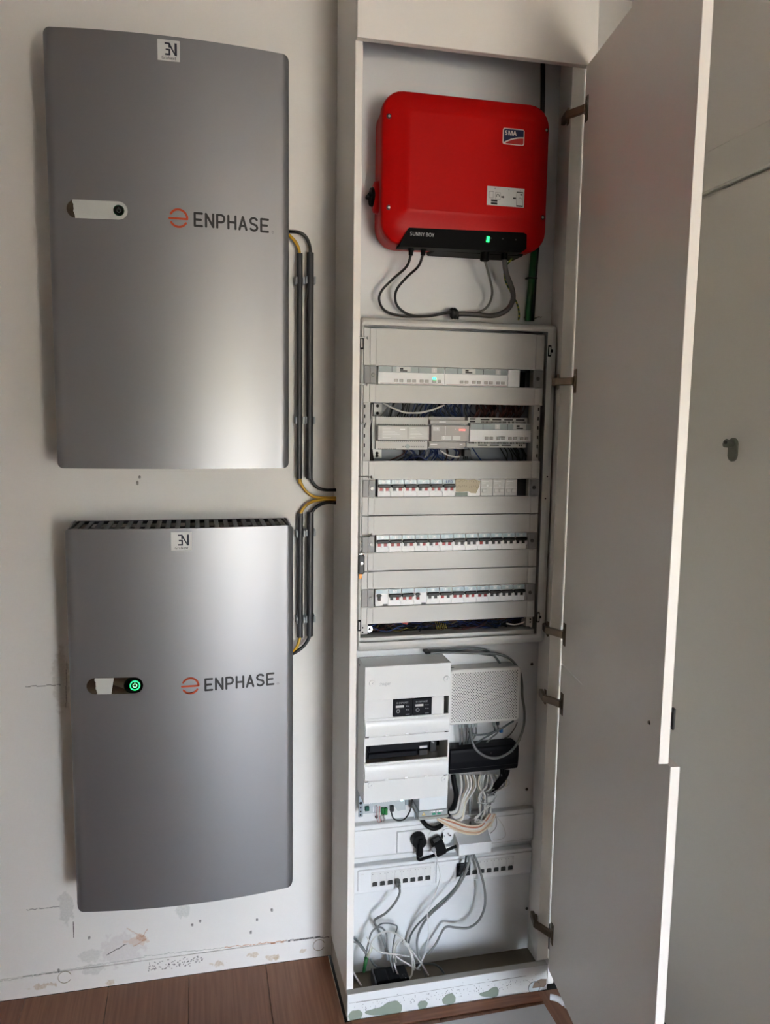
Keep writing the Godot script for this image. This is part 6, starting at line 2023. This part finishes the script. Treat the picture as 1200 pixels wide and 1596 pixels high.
	for k in 30:
		var ux := 716.0 + 2.4 * k
		var a := patch_under(ux, 1207.0, rng.randf_range(0.130, 0.165))
		var m = [white, white, grey, cream, white][k % 5]
		var hue: String = ["white", "white", "grey", "cream", "white"][k % 5]
		if k < 10:
			var e := patch_under(700.0 + 1.2 * k, 1266.0 + 1.5 * k, 0.172)
			cable("data_cable", [a, a + Vector3(0.002, -0.030, 0.012), a.lerp(e, 0.62) + Vector3(0.014 - 0.001 * k, 0.006, 0.012), e + Vector3(0.018, 0.008, 0.004), e], 0.0026 if k % 2 else 0.0032, m, "%s data cable sweeping from the patch box to the relay box" % hue, "cable", "data cables swept to the relay box")
		else:
			var c := patch_under(752.0 + rng.randf_range(-7, 12), 1250.0, rng.randf_range(0.150, 0.180))
			var e := patch_under(748.0 + rng.randf_range(-10, 18), 1288.0, rng.randf_range(0.150, 0.178))
			cable("data_cable", [a, a + Vector3(rng.randf_range(-0.012, 0.012), -0.030, 0.008), c + Vector3(rng.randf_range(-0.01, 0.01), 0.020, 0.0), c, c.lerp(e, 0.5) + Vector3(rng.randf_range(-0.012, 0.012), 0, 0.006), e], 0.0019 + 0.0004 * (k % 3), m, "%s data cable falling from the patch box through the clamp" % hue, "cable", "data cables through the clamp")
	# bundle turning back to the left over the junction box
	for k in 6:
		var dy := 2.6 * k
		cable("data_cable", [patch_under(772.0 - 2.0 * k, 1268.0, 0.176), patch_under(764.0 - 2.0 * k, 1285.0 - dy * 0.5, 0.182), patch_under(746.0, 1299.0 - dy, 0.186), patch_under(726.0, 1299.0 - dy, 0.186), patch_under(706.0, 1292.0 - dy, 0.184), patch_under(682.0, 1277.0 - dy * 0.4, 0.180)], 0.0026, [cream, tan, cream, white, orange, cream][k], ["lowest cream data cable of the bundle lying over the junction box", "tan data cable in the bundle lying over the junction box", "cream data cable inside the bundle lying over the junction box", "white data cable in the bundle lying over the junction box", "orange data cable in the bundle lying over the junction box", "uppermost cream data cable of the bundle above the junction box"][k], "cable", "bundle over the junction box")
	for k in 3:
		cable("loose_strand", [patch_under(760.0 + 3 * k, 1254.0, 0.172), patch_under(744.0 - 2 * k, 1274.0, 0.184), patch_under(740.0 + 3 * k, 1281.0 - 2 * k, 0.186), patch_under(756.0 + 3 * k, 1281.0, 0.184), patch_under(766.0 + 2 * k, 1272.0, 0.178)], 0.0013, white, "thin white strand looped round the cable bundle", "wire", "strands round the bundle")
	cable("grey_pipe_lead", [patch_under(731.0, 1210.0, 0.126), patch_under(731.5, 1250.0, 0.126), patch_under(732.0, 1293.0, 0.144)], 0.0034, grey, "straight grey cable hanging down behind the data cables", "cable")
	# thin leads right of the junction box
	cable("thin_lead", [Vector3(0.8070, 0.4761, 0.1600), Vector3(0.8144, 0.4513, 0.1580), Vector3(0.8128, 0.4281, 0.1540), Vector3(0.7994, 0.4120, 0.1500)], 0.0011, grey, "thin grey lead dropping to the junction box's right corner", "wire")
	cable("thin_lead", [Vector3(0.8132, 0.4652, 0.1550), Vector3(0.8347, 0.4363, 0.1520), Vector3(0.8454, 0.4080, 0.1520), Vector3(0.8400, 0.3950, 0.1520), Vector3(0.8226, 0.3911, 0.1520), Vector3(0.8089, 0.3926, 0.1520)], 0.0011, white, "thin white lead looping right of the junction box", "wire")
	# leads out of the junction box down to the floor
	cable("patch_lead", [Vector3(0.7246, 0.3774, 0.1800), Vector3(0.7249, 0.3579, 0.1860), Vector3(0.7125, 0.3248, 0.1920), Vector3(0.6899, 0.2825, 0.1900), Vector3(0.6597, 0.2431, 0.1820), Vector3(0.6218, 0.2065, 0.1740), Vector3(0.5957, 0.1689, 0.1700), Vector3(0.5829, 0.1295, 0.1720), Vector3(0.5851, 0.0921, 0.1800), Vector3(0.5991, 0.0554, 0.1860), Vector3(0.6060, 0.0300, 0.1900)], 0.0034, grey, "grey patch lead from the junction box swinging left to the floor", "cable", "patch leads from the junction box")
	cable("patch_lead", [Vector3(0.7398, 0.3756, 0.1800), Vector3(0.7526, 0.3420, 0.1840), Vector3(0.7688, 0.2893, 0.1860), Vector3(0.7767, 0.2425, 0.1840), Vector3(0.7756, 0.2012, 0.1800), Vector3(0.7623, 0.1626, 0.1720), Vector3(0.7383, 0.1383, 0.1600), Vector3(0.7070, 0.1361, 0.1500), Vector3(0.6812, 0.1410, 0.1460), Vector3(0.6664, 0.1306, 0.1450), Vector3(0.6465, 0.0973, 0.1500), Vector3(0.6200, 0.0714, 0.1580)], 0.0034, grey, "grey patch lead from the junction box bowing right before the floor", "cable", "patch leads from the junction box")
	cable("patch_lead", [Vector3(0.7219, 0.3694, 0.1720), Vector3(0.7171, 0.3354, 0.1720), Vector3(0.7037, 0.2798, 0.1600), Vector3(0.6812, 0.2416, 0.1500), Vector3(0.6389, 0.1992, 0.1420), Vector3(0.5955, 0.1555, 0.1380), Vector3(0.5740, 0.1219, 0.1360), Vector3(0.5671, 0.0874, 0.1360)], 0.0028, slate, "slate patch lead behind the grey one, close to the cabinet back", "cable")
	# lead from the network outlet
	var t := thing("outlet_lead", "grey network lead plugged into the fourth outlet of the left row", "cable")
	st = S()
	bx(st, Vector3(0.5283, 0.2995, 0.1560), Vector3(0.0115, 0.0150, 0.022), 0.0015)
	bx(st, Vector3(0.5290, 0.2972, 0.1680), Vector3(0.008, 0.012, 0.012), 0.002)
	obj("plug", st, mat("plug grey", Color(0.42, 0.43, 0.42), 0.45), t)
	st = S()
	tube(st, curve([Vector3(0.5290, 0.2953, 0.1680), Vector3(0.5296, 0.2799, 0.1740), Vector3(0.5155, 0.2514, 0.1740), Vector3(0.4905, 0.2192, 0.1660), Vector3(0.4652, 0.1931, 0.1500), Vector3(0.4729, 0.1690, 0.1500), Vector3(0.4866, 0.1402, 0.1560), Vector3(0.4963, 0.1095, 0.1640), Vector3(0.5008, 0.0860, 0.1700)], 6), 0.0034, 9)
	tube(st, PackedVector3Array([Vector3(0.4944, 0.1137, 0.1640), Vector3(0.5006, 0.0829, 0.1710)]), 0.0044, 9)
	obj("lead", st, grey, t)
	# pile of leads on the floor
	cable("floor_lead", [Vector3(0.3961, 0.1685, 0.1700), Vector3(0.4107, 0.1531, 0.1700), Vector3(0.4286, 0.1289, 0.1720), Vector3(0.4389, 0.1073, 0.1760)], 0.0034, slate, "slate lead rising out of the green sleeve to the cabinet's left side", "cable")
	cable("floor_lead", [Vector3(0.3947, 0.1590, 0.1780), Vector3(0.4109, 0.1509, 0.1780), Vector3(0.4255, 0.1317, 0.1780), Vector3(0.4384, 0.1126, 0.1780)], 0.0028, grey, "grey lead beside the slate one at the green sleeve", "cable")
	cable("floor_lead", [Vector3(0.4352, 0.1078, 0.1760), Vector3(0.4429, 0.1421, 0.1720), Vector3(0.4547, 0.1707, 0.1660), Vector3(0.4774, 0.1783, 0.1620), Vector3(0.4956, 0.1578, 0.1640), Vector3(0.4989, 0.1158, 0.1680), Vector3(0.5048, 0.0878, 0.1760), Vector3(0.5144, 0.0534, 0.1840)], 0.0026, grey, "grey lead arching up from the green sleeve and down behind the strip", "cable", "arching floor leads")
	cable("floor_lead", [Vector3(0.4438, 0.1250, 0.1860), Vector3(0.4510, 0.1568, 0.1840), Vector3(0.4729, 0.1732, 0.1820), Vector3(0.5007, 0.1736, 0.1800), Vector3(0.5252, 0.1592, 0.1780), Vector3(0.5440, 0.1392, 0.1780), Vector3(0.5619, 0.1124, 0.1820), Vector3(0.5883, 0.0754, 0.1900), Vector3(0.6110, 0.0390, 0.1980)], 0.0022, white, "white lead in a wide low arch over the floor pile", "cable", "arching floor leads")
	cable("floor_lead", [Vector3(0.4734, 0.1622, 0.1400), Vector3(0.4866, 0.1707, 0.1380), Vector3(0.5052, 0.1700, 0.1380), Vector3(0.5234, 0.1649, 0.1400), Vector3(0.5324, 0.1572, 0.1420), Vector3(0.5233, 0.1347, 0.1500), Vector3(0.5159, 0.1000, 0.1600), Vector3(0.5152, 0.0737, 0.1720)], 0.0020, slate, "thin slate lead in a small arch close to the cabinet back", "cable", "arching floor leads")
	cable("floor_lead", [Vector3(0.5124, 0.0966, 0.1820), Vector3(0.5148, 0.1243, 0.1780), Vector3(0.5260, 0.1405, 0.1760), Vector3(0.5408, 0.1403, 0.1760), Vector3(0.5549, 0.1198, 0.1800), Vector3(0.5651, 0.0838, 0.1860), Vector3(0.5664, 0.0556, 0.1900)], 0.0026, white, "white lead looping up and over beside the tied pair", "cable", "looped white leads")
	cable("floor_lead", [Vector3(0.5211, 0.0771, 0.1780), Vector3(0.5191, 0.1107, 0.1760), Vector3(0.5308, 0.1332, 0.1720), Vector3(0.5483, 0.1334, 0.1760), Vector3(0.5620, 0.1047, 0.1820), Vector3(0.5722, 0.0726, 0.1880), Vector3(0.5701, 0.0550, 0.1900)], 0.0024, white, "white lead looping up tied to its neighbour", "cable", "looped white leads")
	cable("floor_lead", [Vector3(0.4373, 0.1674, 0.1800), Vector3(0.4498, 0.1404, 0.1820), Vector3(0.4696, 0.1217, 0.1840), Vector3(0.4952, 0.1122, 0.1840), Vector3(0.5283, 0.1034, 0.1840), Vector3(0.5580, 0.0931, 0.1840)], 0.0022, white, "white lead lying across the floor pile", "cable", "leads across the pile")
	cable("floor_lead", [Vector3(0.5184, 0.0982, 0.1800), Vector3(0.5365, 0.0834, 0.1820), Vector3(0.5617, 0.0669, 0.1860), Vector3(0.5887, 0.0521, 0.1900)], 0.0022, white, "short white lead slanting over the power strip's end", "cable", "leads across the pile")
	cable("floor_lead", [Vector3(0.4539, 0.0789, 0.1500), Vector3(0.4685, 0.0567, 0.1520), Vector3(0.4954, 0.0477, 0.1560), Vector3(0.5321, 0.0454, 0.1580), Vector3(0.5695, 0.0475, 0.1580), Vector3(0.6263, 0.0428, 0.1580), Vector3(0.6508, 0.0350, 0.1660), Vector3(0.6633, 0.0206, 0.1760)], 0.0030, slate, "slate lead curving along the cabinet floor behind the power strip", "cable")
	cable("floor_lead", [Vector3(0.5135, 0.0839, 0.1860), Vector3(0.5197, 0.0604, 0.1920), Vector3(0.5333, 0.0357, 0.1980)], 0.0024, white, "white lead hanging over the black power strip", "cable", "leads over the strip")
	cable("floor_lead", [Vector3(0.5668, 0.0618, 0.1880), Vector3(0.5631, 0.0469, 0.1960), Vector3(0.5506, 0.0378, 0.2020)], 0.0024, white, "white lead end curling at the base rail", "cable", "leads over the strip")
	cable("floor_lead", [Vector3(0.3948, 0.0855, 0.2000), Vector3(0.4045, 0.0676, 0.2060), Vector3(0.4160, 0.0494, 0.2120)], 0.0026, white, "white lead in the cabinet floor's left corner", "cable")
	st = S()
	tube(st, PackedVector3Array([Vector3(0.4358, 0.1082, 0.1820), Vector3(0.4320, 0.0892, 0.1840), Vector3(0.4282, 0.0683, 0.1860)]), 0.0060, 10, true, 0.0046)
	tag(obj("green_sleeve", st, mat("sleeve green", Color(0.03, 0.32, 0.12), 0.5)), "green cable sleeve hanging in the cabinet's lower left", "sleeve")
	st = S()
	tube(st, PackedVector3Array([Vector3(0.4499, 0.1347, 0.1820), Vector3(0.4394, 0.1095, 0.1820)]), 0.0046, 10)
	tag(obj("cable_boot", st, mat("boot cream", Color(0.74, 0.74, 0.67), 0.5)), "cream cable boot entering the green sleeve", "boot")
	st = S()
	tube(st, PackedVector3Array([Vector3(0.5398, 0.1374, 0.1800), Vector3(0.5464, 0.1346, 0.1830), Vector3(0.5537, 0.1266, 0.1840)]), 0.0052, 8)
	tag(obj("cable_tie_wrap", st, white), "white tie around two looped leads over the floor pile", "tie")

func patch_under(u: float, v: float, z: float) -> Vector3:
	# place on the region below the patch box, from its four measured corners at two depths
	var n := Vector3(0.6598, 0.5921, 0.1300).lerp(Vector3(0.8720, 0.5727, 0.1300), (u - 690.0) / 110.0).lerp(Vector3(0.6641, 0.4142, 0.1300).lerp(Vector3(0.8785, 0.3906, 0.1300), (u - 690.0) / 110.0), (v - 1207.0) / 93.0)
	var f := Vector3(0.6405, 0.6213, 0.1900).lerp(Vector3(0.8465, 0.6024, 0.1900), (u - 690.0) / 110.0).lerp(Vector3(0.6447, 0.4486, 0.1900).lerp(Vector3(0.8528, 0.4256, 0.1900), (u - 690.0) / 110.0), (v - 1207.0) / 93.0)
	return n.lerp(f, (z - 0.130) / 0.060)

func _ready():
	setup_view()
	build_room()
	build_cabinet()
	build_batteries()
	build_inverter()
	build_board()
	build_lower()
	build_floor_things()
